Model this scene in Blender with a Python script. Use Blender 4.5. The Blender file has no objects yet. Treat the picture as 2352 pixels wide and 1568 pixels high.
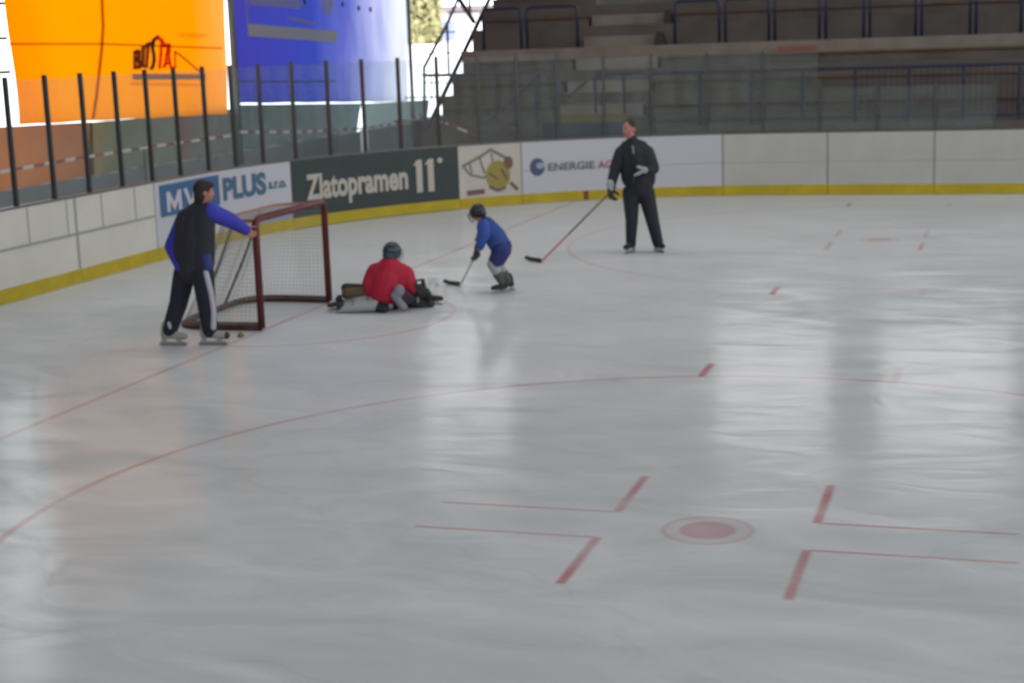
import bpy, bmesh, math, random
import numpy as np
from mathutils import Vector, Matrix
random.seed(7)
S = bpy.context.scene
COL = S.collection
# ------------------------------------------------------------------ camera
W, H = 2352, 1568
CP = (7.6933065, -16.3054435, 3.0242222)
YAW, PIT, ROL, F = 1.8750826, 0.1885431, -0.0348291, 3622.94
FW = Vector((math.cos(YAW)*math.cos(PIT), math.sin(YAW)*math.cos(PIT), -math.sin(PIT)))
RT = Vector((math.sin(YAW), -math.cos(YAW), 0)); UP = RT.cross(FW)
R2 = RT*math.cos(ROL)+UP*math.sin(ROL); U2 = -RT*math.sin(ROL)+UP*math.cos(ROL)
cam = bpy.data.cameras.new('camera'); camo = bpy.data.objects.new('camera', cam); COL.objects.link(camo)
camo.matrix_world = Matrix(((R2.x, U2.x, -FW.x, CP[0]), (R2.y, U2.y, -FW.y, CP[1]), (R2.z, U2.z, -FW.z, CP[2]), (0, 0, 0, 1)))
cam.sensor_width = 36; cam.lens = F/W*36; cam.clip_end = 500
cam.dof.use_dof = True; cam.dof.focus_distance = 4.2; cam.dof.aperture_fstop = 5.2
S.camera = camo
# ------------------------------------------------------------------ world and lights
S.view_settings.view_transform = 'Standard'; S.view_settings.look = 'None'
S.view_settings.gamma = 1; S.view_settings.use_curve_mapping = False
S.view_settings.exposure = 0.13
w = bpy.data.worlds.new('overcast_sky'); S.world = w; w.use_nodes = True
bg = w.node_tree.nodes['Background']; bg.inputs[0].default_value = (0.96, 0.975, 1.0, 1); bg.inputs[1].default_value = 3.6

def area(name, loc, rot, sx, sy, power, col):
    l = bpy.data.lights.new(name, 'AREA'); l.shape = 'RECTANGLE'; l.size = sx; l.size_y = sy; l.energy = power; l.color = col
    o = bpy.data.objects.new(name, l); COL.objects.link(o); o.location = loc; o.rotation_euler = rot
    return o
area('roof_fill_lamp', (8, -6, 13.5), (0, 0, 0), 12, 8, 30, (1, .98, .95))  # unseen overhead area lamps, added to set the ice brightness
area('roof_fill_lamp', (12, 6, 13.5), (0, 0, 0), 14, 6, 380, (.97, .99, 1))
area('roof_fill_lamp', (0, 5, 13.5), (0, 0, 0), 6, 10, 380, (1, .98, .95))

# ------------------------------------------------------------------ helpers
def lin(c):
    return tuple(((v/255)/12.92 if v/255 <= .04045 else ((v/255+.055)/1.055)**2.4) for v in c)
MATS = {}
def mat(name, rgb, rough=.6, metal=0, noise=0, nscale=8, bump=0, spec=.5, srgb=True):
    if name in MATS: return MATS[name]
    m = bpy.data.materials.new(name); m.use_nodes = True; nt = m.node_tree; b = nt.nodes['Principled BSDF']
    c = lin(rgb) if srgb else rgb
    b.inputs['Base Color'].default_value = (*c, 1); b.inputs['Roughness'].default_value = rough; b.inputs['Metallic'].default_value = metal
    b.inputs['Specular IOR Level'].default_value = spec
    if noise or bump:
        tc = nt.nodes.new('ShaderNodeTexCoord'); n = nt.nodes.new('ShaderNodeTexNoise'); n.inputs['Scale'].default_value = nscale; n.inputs['Detail'].default_value = 4
        nt.links.new(tc.outputs['Object'], n.inputs['Vector'])
        if noise:
            r = nt.nodes.new('ShaderNodeValToRGB'); r.color_ramp.elements[0].position = .3; r.color_ramp.elements[1].position = .7
            r.color_ramp.elements[0].color = (*[v*(1-noise) for v in c], 1); r.color_ramp.elements[1].color = (*[min(1, v*(1+noise)) for v in c], 1)
            nt.links.new(n.outputs['Fac'], r.inputs['Fac']); nt.links.new(r.outputs['Color'], b.inputs['Base Color'])
        if bump:
            bp = nt.nodes.new('ShaderNodeBump'); bp.inputs['Strength'].default_value = bump; bp.inputs['Distance'].default_value = .02
            nt.links.new(n.outputs['Fac'], bp.inputs['Height']); nt.links.new(bp.outputs['Normal'], b.inputs['Normal'])
    MATS[name] = m; return m

def tag(o, label=None, cat=None, group=None, kind=None):
    if label: o['label'] = label
    if cat: o['category'] = cat
    if group: o['group'] = group
    if kind: o['kind'] = kind
    return o
def empty(name, loc, label=None, cat=None, group=None, kind=None):
    o = bpy.data.objects.new(name, None); COL.objects.link(o); o.location = loc; o.empty_display_size = .2
    return tag(o, label, cat, group, kind)
def link(name, me, m=None, parent=None, smooth=False):
    """mesh is given in world coordinates; when parented, vertices move into the parent's frame"""
    o = bpy.data.objects.new(name, me); COL.objects.link(o)
    if m is not None and not me.materials: me.materials.append(m)
    if smooth:
        for f in me.polygons: f.use_smooth = True
    if parent is not None:
        o.parent = parent
        base = Vector((0, 0, 0)); q = parent
        while q is not None: base += q.location; q = q.parent
        me.transform(Matrix.Translation(-base))
    return o
class MB:
    def __init__(s): s.v = []; s.f = []; s.mi = []; s.cur = 0
    def add(s, vs, fs):
        b = len(s.v); s.v += [tuple(v) for v in vs]; s.f += [tuple(i+b for i in f) for f in fs]; s.mi += [s.cur]*len(fs)
    def box(s, a, b):
        (x0, y0, z0), (x1, y1, z1) = a, b
        s.add([(x0, y0, z0), (x1, y0, z0), (x1, y1, z0), (x0, y1, z0), (x0, y0, z1), (x1, y0, z1), (x1, y1, z1), (x0, y1, z1)],
              [(0, 3, 2, 1), (4, 5, 6, 7), (0, 1, 5, 4), (1, 2, 6, 5), (2, 3, 7, 6), (3, 0, 4, 7)])
    def tube(s, pts, r, n=8, closed=False, r1=None):
        pts = [Vector(p) for p in pts]; N = len(pts); rings = []; prev = None
        for i, p in enumerate(pts):
            if closed: d = pts[(i+1) % N]-pts[i-1]
            else: d = pts[min(i+1, N-1)]-pts[max(i-1, 0)]
            d.normalize()
            if prev is None:
                a = Vector((0, 0, 1)) if abs(d.z) < .9 else Vector((1, 0, 0)); u = d.cross(a).normalized()
            else: u = (prev-d*prev.dot(d)).normalized()
            prev = u; v = d.cross(u); rr = r if r1 is None else r+(r1-r)*i/max(1, N-1)
            rings.append([p+u*math.cos(2*math.pi*k/n)*rr+v*math.sin(2*math.pi*k/n)*rr for k in range(n)])
        vs = [q for ring in rings for q in ring]; fs = []
        for i in range(N if closed else N-1):
            j = (i+1) % N
            for k in range(n): fs.append((i*n+k, i*n+(k+1) % n, j*n+(k+1) % n, j*n+k))
        if not closed: fs += [tuple(range(n))[::-1], tuple(range((N-1)*n, N*n))]
        s.add(vs, fs)
    def bar(s, a, b, w, t, up=Vector((0, 0, 1))):
        a = Vector(a); b = Vector(b); d = (b-a).normalized(); up = Vector(up)
        x = d.cross(up); x = (x.normalized() if x.length > 1e-4 else Vector((1, 0, 0))); y = x.cross(d)
        vs = [p+x*sx*w/2+y*sy*t/2 for p in (a, b) for sx, sy in ((-1, -1), (1, -1), (1, 1), (-1, 1))]
        s.add(vs, [(0, 1, 2, 3), (4, 7, 6, 5), (0, 4, 5, 1), (1, 5, 6, 2), (2, 6, 7, 3), (3, 7, 4, 0)])
    def build(s, name, m, parent=None, smooth=False, mats=None, bevel=0):
        me = bpy.data.meshes.new(name); me.from_pydata(s.v, [], s.f); me.update()
        if mats:
            for q in mats: me.materials.append(q)
            me.polygons.foreach_set('material_index', s.mi)
        bm = bmesh.new(); bm.from_mesh(me); bmesh.ops.recalc_face_normals(bm, faces=bm.faces); bm.to_mesh(me); bm.free()
        o = link(name, me, m, parent, smooth)
        if bevel:
            md = o.modifiers.new('bevel', 'BEVEL'); md.width = bevel; md.segments = 2; md.limit_method = 'ANGLE'
        return o
def boxo(name, a, b, m, parent=None, bevel=0):
    q = MB(); q.box(a, b); return q.build(name, m, parent, bevel=bevel)

def ray(px, py):
    return FW+R2*((px-W/2)/F)-U2*((py-H/2)/F)
def on_z(px, py, z=0.):
    d = ray(px, py); return Vector(CP)+d*((z-CP[2])/d.z)
def on_y(px, py, y):
    d = ray(px, py); return Vector(CP)+d*((y-CP[1])/d.y)
def on_x(px, py, x):
    d = ray(px, py); return Vector(CP)+d*((x-CP[0])/d.x)

# ------------------------------------------------------------------ materials
M_white = mat('board_white', (196, 193, 184), .45, noise=.05, nscale=2)
M_white2 = mat('side_board_white', (172, 172, 168), .45, noise=.05, nscale=2)  # greyer white carries part of the weaker light on the side boards
M_joint = mat('joint_grey', (142, 146, 140), .5)
M_kick = mat('kick_yellow', (172, 152, 12), .5, noise=.12, nscale=3)
M_cap = mat('cap_grey', (92, 92, 92), .5)
M_post = mat('post_dark', (44, 42, 42), .45)
M_postg = mat('post_grey', (66, 74, 74), .45)
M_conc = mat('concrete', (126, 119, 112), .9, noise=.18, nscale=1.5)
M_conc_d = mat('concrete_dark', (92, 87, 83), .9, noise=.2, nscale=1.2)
M_floor = mat('walkway_floor', (92, 90, 88), .8, noise=.15, nscale=1)
M_wood = mat('bench_wood', (98, 78, 64), .7, noise=.2, nscale=5)
M_blue = mat('rail_blue', (38, 42, 70), .5)
M_steel = mat('stair_steel', (70, 72, 72), .5)
M_red = mat('goal_red', (88, 28, 24), .45, noise=.25, nscale=9)

def glass_mat():
    m = bpy.data.materials.new('scuffed_glass'); m.use_nodes = True; nt = m.node_tree; N = nt.nodes; N.clear()
    out = N.new('ShaderNodeOutputMaterial'); tr = N.new('ShaderNodeBsdfTransparent'); tr.inputs[0].default_value = (.93, .955, .95, 1)
    df = N.new('ShaderNodeBsdfDiffuse'); df.inputs[0].default_value = (.42, .5, .5, 1)
    gl = N.new('ShaderNodeBsdfGlossy'); gl.inputs['Roughness'].default_value = .08
    mx = N.new('ShaderNodeMixShader'); mx.inputs[0].default_value = .075
    no = N.new('ShaderNodeTexNoise'); no.inputs['Scale'].default_value = 3; mr = N.new('ShaderNodeMapRange')
    mr.inputs['To Min'].default_value = .04; mr.inputs['To Max'].default_value = .09; mr.inputs['From Min'].default_value = .35; mr.inputs['From Max'].default_value = .7
    nt.links.new(no.outputs['Fac'], mr.inputs['Value']); nt.links.new(mr.outputs[0], mx.inputs[0])
    mx2 = N.new('ShaderNodeMixShader'); mx2.inputs[0].default_value = .018
    nt.links.new(tr.outputs[0], mx.inputs[1]); nt.links.new(df.outputs[0], mx.inputs[2])
    nt.links.new(mx.outputs[0], mx2.inputs[1]); nt.links.new(gl.outputs[0], mx2.inputs[2]); nt.links.new(mx2.outputs[0], out.inputs[0])
    return m
M_glass = glass_mat()

# node maths for the painted ice
class NG:
    def __init__(s, nt): s.nt = nt
    def m(s, op, a, b=None, c=None):
        n = s.nt.nodes.new('ShaderNodeMath'); n.operation = op
        for i, v in enumerate((a, b, c)):
            if v is None: continue
            if isinstance(v, (int, float)): n.inputs[i].default_value = v
            else: s.nt.links.new(v, n.inputs[i])
        return n.outputs[0]
def ice_mat():
    m = bpy.data.materials.new('rink_ice'); m.use_nodes = True; nt = m.node_tree; g = NG(nt); N = nt.nodes; L = nt.links
    b = N['Principled BSDF']
    tc = N.new('ShaderNodeTexCoord'); sp = N.new('ShaderNodeSeparateXYZ'); L.new(tc.outputs['Object'], sp.inputs[0])
    X, Y = sp.outputs[0], sp.outputs[1]
    blur = .02
    def band(v, c, h):      # soft mask for |v-c|<h
        d = g.m('ABSOLUTE', g.m('SUBTRACT', v, c)); n = N.new('ShaderNodeMapRange'); n.interpolation_type = 'SMOOTHSTEP'
        L.new(d, n.inputs['Value']); n.inputs['From Min'].default_value = max(0, h-blur); n.inputs['From Max'].default_value = h+blur
        n.inputs['To Min'].default_value = 1; n.inputs['To Max'].default_value = 0; return n.outputs[0]
    def rect(x0, x1, y0, y1): return g.m('MULTIPLY', band(X, (x0+x1)/2, (x1-x0)/2), band(Y, (y0+y1)/2, (y1-y0)/2))
    def dist(cx, cy):
        return g.m('SQRT', g.m('ADD', g.m('POWER', g.m('SUBTRACT', X, cx), 2), g.m('POWER', g.m('SUBTRACT', Y, cy), 2)))
    def allof(*a):
        r = a[0]
        for q in a[1:]: r = g.m('MAXIMUM', r, q)
        return r
    parts = []
    # goal line and crease
    parts.append(g.m('MULTIPLY', rect(-.035, .035, -14, 14), .36))
    dc = dist(0, 0); front = g.m('GREATER_THAN', X, 0)
    parts.append(g.m('MULTIPLY', g.m('MULTIPLY', band(dc, 1.8, .03), front), .35))
    for cy, k, kl in ((-7., .42, .62), (7., .25, .38)):
        d = dist(6, cy)
        parts.append(g.m('MULTIPLY', band(d, 4.5, .03), k*.95))
        parts.append(g.m('MULTIPLY', band(d, .27, .02), k*.8))
        n = N.new('ShaderNodeMapRange'); L.new(d, n.inputs['Value']); n.inputs['From Min'].default_value = .16; n.inputs['From Max'].default_value = .2
        n.inputs['To Min'].default_value = k*1.35; n.inputs['To Max'].default_value = 0
        parts.append(n.outputs[0])
        fill = N.new('ShaderNodeMapRange'); L.new(d, fill.inputs['Value']); fill.inputs['From Min'].default_value = .25; fill.inputs['From Max'].default_value = .29
        fill.inputs['To Min'].default_value = k*.35; fill.inputs['To Max'].default_value = 0; parts.append(fill.outputs[0])
        for sx in (-1, 1):
            for sy in (-1, 1):
                x = 6+sx*.64; y = cy+sy*.27
                xa, xb = sorted((x, x+sx*1.2)); ya, yb = sorted((y, y+sy*.86))
                parts.append(g.m('MULTIPLY', rect(xa, xb, y-.014, y+.014), kl*.8)); parts.append(g.m('MULTIPLY', rect(x-.03, x+.03, ya, yb), kl))
                x = 6+sx*.85; ya, yb = sorted((cy+sy*4.42, cy+sy*5.0))
                parts.append(g.m('MULTIPLY', rect(x-.035, x+.035, ya, yb), .75 if sx < 0 else .18))
    red = allof(*parts)
    # wear of the paint
    n1 = N.new('ShaderNodeTexNoise'); n1.inputs['Scale'].default_value = 1.1; n1.inputs['Detail'].default_value = 5; L.new(tc.outputs['Object'], n1.inputs[0])
    wr = N.new('ShaderNodeMapRange'); L.new(n1.outputs['Fac'], wr.inputs['Value']); wr.inputs['From Min'].default_value = .3; wr.inputs['From Max'].default_value = .65
    wr.inputs['To Min'].default_value = .45; wr.inputs['To Max'].default_value = 1.15
    red = g.m('MULTIPLY', red, wr.outputs[0])
    # skate cut streaks: warped, stretched noise
    mp = N.new('ShaderNodeMapping'); L.new(tc.outputs['Object'], mp.inputs[0]); mp.inputs['Scale'].default_value = (.55, 1.1, 1); mp.inputs['Rotation'].default_value = (0, 0, .25)
    n2 = N.new('ShaderNodeTexNoise'); n2.inputs['Scale'].default_value = 1.5; n2.inputs['Detail'].default_value = 6; n2.inputs['Roughness'].default_value = .55; n2.inputs['Distortion'].default_value = 1.2; L.new(mp.outputs[0], n2.inputs[0])
    n3 = N.new('ShaderNodeTexNoise'); n3.inputs['Scale'].default_value = .35; n3.inputs['Detail'].default_value = 3; L.new(tc.outputs['Object'], n3.inputs[0])
    cr = N.new('ShaderNodeValToRGB'); cr.color_ramp.elements[0].position = .3; cr.color_ramp.elements[1].position = .72
    cr.color_ramp.elements[0].color = (.49, .515, .525, 1); cr.color_ramp.elements[1].color = (.73, .75, .765, 1)
    L.new(g.m('ADD', g.m('MULTIPLY', n2.outputs['Fac'], .75), g.m('MULTIPLY', n3.outputs['Fac'], .25)), cr.inputs[0])
    mx = N.new('ShaderNodeMix'); mx.data_type = 'RGBA'; L.new(red, mx.inputs[0]); L.new(cr.outputs[0], mx.inputs[6]); mx.inputs[7].default_value = (.42, .06, .08, 1)
    L.new(mx.outputs[2], b.inputs['Base Color'])
    # thin curved cuts
    wv = N.new('ShaderNodeTexVoronoi'); wv.feature = 'DISTANCE_TO_EDGE'; wv.inputs['Scale'].default_value = .55
    mp2 = N.new('ShaderNodeMapping'); L.new(tc.outputs['Object'], mp2.inputs[0]); mp2.inputs['Scale'].default_value = (.5, 1.2, 1)
    n4 = N.new('ShaderNodeTexNoise'); n4.inputs['Scale'].default_value = .8; L.new(tc.outputs['Object'], n4.inputs[0])
    av = N.new('ShaderNodeVectorMath'); av.operation = 'ADD'; L.new(mp2.outputs[0], av.inputs[0]); L.new(n4.outputs['Color'], av.inputs[1]); L.new(av.outputs[0], wv.inputs[0])
    cut = N.new('ShaderNodeMapRange'); L.new(wv.outputs['Distance'], cut.inputs['Value']); cut.inputs['From Min'].default_value = 0; cut.inputs['From Max'].default_value = .03
    cutc = N.new('ShaderNodeMapRange'); L.new(wv.outputs['Distance'], cutc.inputs['Value']); cutc.inputs['From Min'].default_value = 0; cutc.inputs['From Max'].default_value = .012; cutc.inputs['To Min'].default_value = .955
    cm = N.new('ShaderNodeMix'); cm.data_type = 'RGBA'; cm.blend_type = 'MULTIPLY'; cm.inputs[0].default_value = 1; L.new(mx.outputs[2], cm.inputs[6]); L.new(cutc.outputs[0], cm.inputs[7]); L.new(cm.outputs[2], b.inputs['Base Color'])
    bp = N.new('ShaderNodeBump'); bp.inputs['Strength'].default_value = .5; bp.inputs['Distance'].default_value = .016
    L.new(g.m('ADD', n2.outputs['Fac'], g.m('MULTIPLY', cut.outputs[0], .05)), bp.inputs['Height']); L.new(bp.outputs[0], b.inputs['Normal'])
    rr = N.new('ShaderNodeMapRange'); L.new(n2.outputs['Fac'], rr.inputs['Value']); rr.inputs['From Min'].default_value = .35; rr.inputs['From Max'].default_value = .65
    rr.inputs['To Min'].default_value = .09; rr.inputs['To Max'].default_value = .2
    b.inputs['Roughness'].default_value = .9; b.inputs['Specular IOR Level'].default_value = 0
    gl = N.new('ShaderNodeBsdfGlossy'); L.new(rr.outputs[0], gl.inputs['Roughness']); L.new(bp.outputs[0], gl.inputs['Normal'])
    fr = N.new('ShaderNodeFresnel'); fr.inputs['IOR'].default_value = 1.31; L.new(bp.outputs[0], fr.inputs['Normal'])
    fade = N.new('ShaderNodeMapRange'); L.new(n2.outputs['Fac'], fade.inputs['Value']); fade.inputs['From Min'].default_value = .35; fade.inputs['From Max'].default_value = .62
    fade.inputs['To Min'].default_value = .22; fade.inputs['To Max'].default_value = .52
    ms = N.new('ShaderNodeMixShader'); L.new(g.m('MULTIPLY', fr.outputs[0], fade.outputs[0]), ms.inputs[0]); L.new(b.outputs[0], ms.inputs[1]); L.new(gl.outputs[0], ms.inputs[2])
    L.new(ms.outputs[0], N['Material Output'].inputs['Surface'])
    return m

# ------------------------------------------------------------------ rink floor and surroundings
me = bpy.data.meshes.new('ice_sheet')
def path_pt(s, off=0.):
    """point of the boards' inner face, off metres towards the ice"""
    if s < 5.4: return Vector((-4.15+off, s, 0))
    if s < 5.4+4*math.pi:
        a = math.pi-(s-5.4)/8; r = 8-off; return Vector((3.85+r*math.cos(a), 5.4+r*math.sin(a), 0))
    return Vector((3.85+s-5.4-4*math.pi, 13.4-off, 0))
ring = [path_pt(s, -.03) for s in np.arange(-28, 5.41, 2.0)]+[path_pt(s, -.03) for s in np.linspace(5.4, 5.4+4*math.pi, 40)]+[Vector((34, 13.43, 0)), Vector((34, -15, 0)), Vector((-4.18, -28, 0))]
ring = [v for v in ring if v.y > -15.5 or v.x > 0]
ring = [Vector((-4.18, -15, 0))]+[path_pt(s, -.03) for s in np.linspace(-14, 5.4, 8)]+[path_pt(s, -.03) for s in np.linspace(5.5, 5.4+4*math.pi, 40)]+[Vector((34, 13.43, 0)), Vector((34, -15, 0))]
me.from_pydata([tuple(v) for v in ring], [], [tuple(range(len(ring)))]); me.update()
if me.polygons[0].normal.z < 0: me.flip_normals()
o = link('floor_ice', me, ice_mat()); tag(o, kind='structure')
# concrete floor of the hall, below the ice level, with an opening nowhere: it simply lies 4 cm lower
tag(boxo('floor', (-9, -24, -.4), (34, 30, -.03), M_floor), kind='structure')
# snow-covered ground outside
M_snow = mat('snow', (235, 236, 240), .8, noise=.04, nscale=.3)
tag(boxo('ground_snow', (-260, -60, -.9), (34, 300, -.42), M_snow), kind='structure')
M_roof = mat('roof_sheet', (120, 120, 118), .8)
tag(boxo('ceiling', (-9, -24, 15), (34, 30, 15.3), M_roof), kind='structure')
# unseen near and right walls, added to cut the sky light; open above
tag(boxo('light_block_near', (-9, -24.3, -.4), (34, -24, 9.6), M_conc_d), kind='structure')
tag(boxo('light_block_right', (34, -24, -.4), (34.3, 30, 7.4), M_conc_d), kind='structure')
# far wall behind the grandstand: solid up to the clerestory, piers between the openings
zlo = -on_y(1750, 655, 29.5).z; zhi = -on_y(1750, 1035, 29.5).z; zb0, zb1 = -on_y(1750, 776, 29.5).z, -on_y(1750, 798, 29.5).z
xs = [on_y(px, 880, 29.5).x for px in (1640, 1905, 2020, 2320)]
XF = on_y(1172, 900, 29.5).x
piers = [(XF, xs[0]), (xs[1], xs[2]), (xs[3], xs[3]+1.4)]
wins = [(xs[0], xs[1]), (xs[2], xs[3])]
x = xs[3]+1.4
while x < 30: piers.append((x+3.4, x+4.8)); wins.append((x, x+3.4)); x += 4.8
q = MB()
for a, b_ in piers: q.box((a, 29.5, zlo), (b_, 29.9, zhi))
q.box((XF, 29.5, zhi), (34, 29.9, 15)); q.box((XF, 29.5, -.4), (34, 29.9, zlo))
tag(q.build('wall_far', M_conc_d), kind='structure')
q = MB()
for a, b_ in wins:
    for k in range(3):
        c_ = a+(b_-a)*(k+.5)/3; q.add([(c_-.42, 29.5, zb0), (c_+.42, 29.5, zb0), (c_+.3, 29.5, zb1), (c_-.3, 29.5, zb1), (c_-.42, 29.8, zb0), (c_+.42, 29.8, zb0), (c_+.3, 29.8, zb1), (c_-.3, 29.8, zb1)], [(0, 1, 2, 3), (7, 6, 5, 4), (0, 4, 5, 1), (1, 5, 6, 2), (2, 6, 7, 3), (3, 7, 4, 0)])
    q.box((a, 29.6, (zb0+zb1)/2-.03), (b_, 29.66, (zb0+zb1)/2+.03))
tag(q.build('trim_1', M_steel), kind='structure')

# ------------------------------------------------------------------ boards
def slab(s0, s1, z0, z1, o0, o1, mb=None):
    """curved slab between path lengths s0..s1, heights z0..z1, offsets o0 (back) .. o1 (front)"""
    mb = mb or MB(); n = max(1, int(math.ceil((s1-s0)/.12))) if s1 > 5.4 and s0 < 5.4+4*math.pi else 1
    vs = []; fs = []
    for i in range(n+1):
        s = s0+(s1-s0)*i/n
        a = path_pt(s, o0); b = path_pt(s, o1)
        vs += [(a.x, a.y, z0), (b.x, b.y, z0), (b.x, b.y, z1), (a.x, a.y, z1)]
    for i in range(n):
        for k in range(4):
            fs.append((i*4+k, i*4+(k+1) % 4, i*4+4+(k+1) % 4, i*4+4+k))
    fs += [(0, 1, 2, 3), (n*4+3, n*4+2, n*4+1, n*4)]
    mb.add(vs, fs); return mb
def flat_on_board(polys, off=.012):
    """polys: list of polygons in (s, z); cut finely so they follow the curve"""
    bm = bmesh.new()
    for p in polys:
        vs = [bm.verts.new((u, v, 0)) for u, v in p]; bm.faces.new(vs)
    return bend(bm, off)
def bend(bm, off):
    us = [v.co.x for v in bm.verts]; u0, u1 = min(us), max(us)
    k = math.ceil(u0/.15)*.15
    while k < u1:
        bmesh.ops.bisect_plane(bm, geom=bm.verts[:]+bm.edges[:]+bm.faces[:], plane_co=(k, 0, 0), plane_no=(1, 0, 0)); k += .15
    for v in bm.verts:
        s, z = v.co.x, v.co.y; p = path_pt(s, off+v.co.z); v.co = (p.x, p.y, z)
    me = bpy.data.meshes.new('print'); bm.to_mesh(me); bm.free(); return me
def text_bm(txt, u0, u1, v0, v1, bold=.0, shear=0., italic=False):
    cu = bpy.data.curves.new('t', 'FONT'); cu.body = txt; cu.offset = bold; cu.shear = shear; cu.resolution_u = 4
    ob = bpy.data.objects.new('t', cu); COL.objects.link(ob); bpy.context.view_layer.update()
    me = bpy.data.meshes.new_from_object(ob.evaluated_get(bpy.context.evaluated_depsgraph_get()))
    bpy.data.objects.remove(ob)
    co = np.array([v.co[:] for v in me.vertices]); a = co.min(0); b = co.max(0)
    bm = bmesh.new(); bm.from_mesh(me); bpy.data.meshes.remove(me)
    for v in bm.verts:
        v.co.x = u0+(v.co.x-a[0])/(b[0]-a[0])*(u1-u0); v.co.y = v0+(v.co.y-a[1])/(b[1]-a[1])*(v1-v0); v.co.z = 0
    return bm
def disc_poly(cu, cv, ru, rv, n=28, a0=0, a1=2*math.pi):
    return [(cu+ru*math.cos(a0+(a1-a0)*k/n), cv+rv*math.sin(a0+(a1-a0)*k/n)) for k in range(n)]
def stroke(pts, w):
    out = []
    for (a, b), (c, d) in zip(pts[:-1], pts[1:]):
        L = math.hypot(c-a, d-b); nx, ny = -(d-b)/L*w/2, (c-a)/L*w/2; ex, ey = (c-a)/L*w*.3, (d-b)/L*w*.3
        out.append([(a+nx-ex, b+ny-ey), (a-nx-ex, b-ny-ey), (c-nx+ex, d-ny+ey), (c+nx+ex, d+ny+ey)])
    return out

M_navy_ink = mat('ink_navy', (62, 72, 108), .5); M_lblue = mat('ink_blue', (52, 92, 134), .5)
M_adwhite = mat('advert_white', (182, 182, 190), .45); M_adgreen = mat('advert_green', (44, 56, 56), .5, noise=.08, nscale=3)
M_cream = mat('ink_cream', (176, 170, 160), .5); M_inkgrey = mat('ink_grey', (96, 98, 100), .5); M_inkred = mat('ink_red', (160, 84, 90), .5)
M_inkteal = mat('ink_slate', (66, 98, 124), .5); M_inkyel = mat('ink_yellow', (142, 130, 60), .5); M_inkbrown = mat('ink_brown', (112, 80, 74), .5)
M_inkorb = mat('ink_orb', (70, 78, 104), .4)

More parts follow.
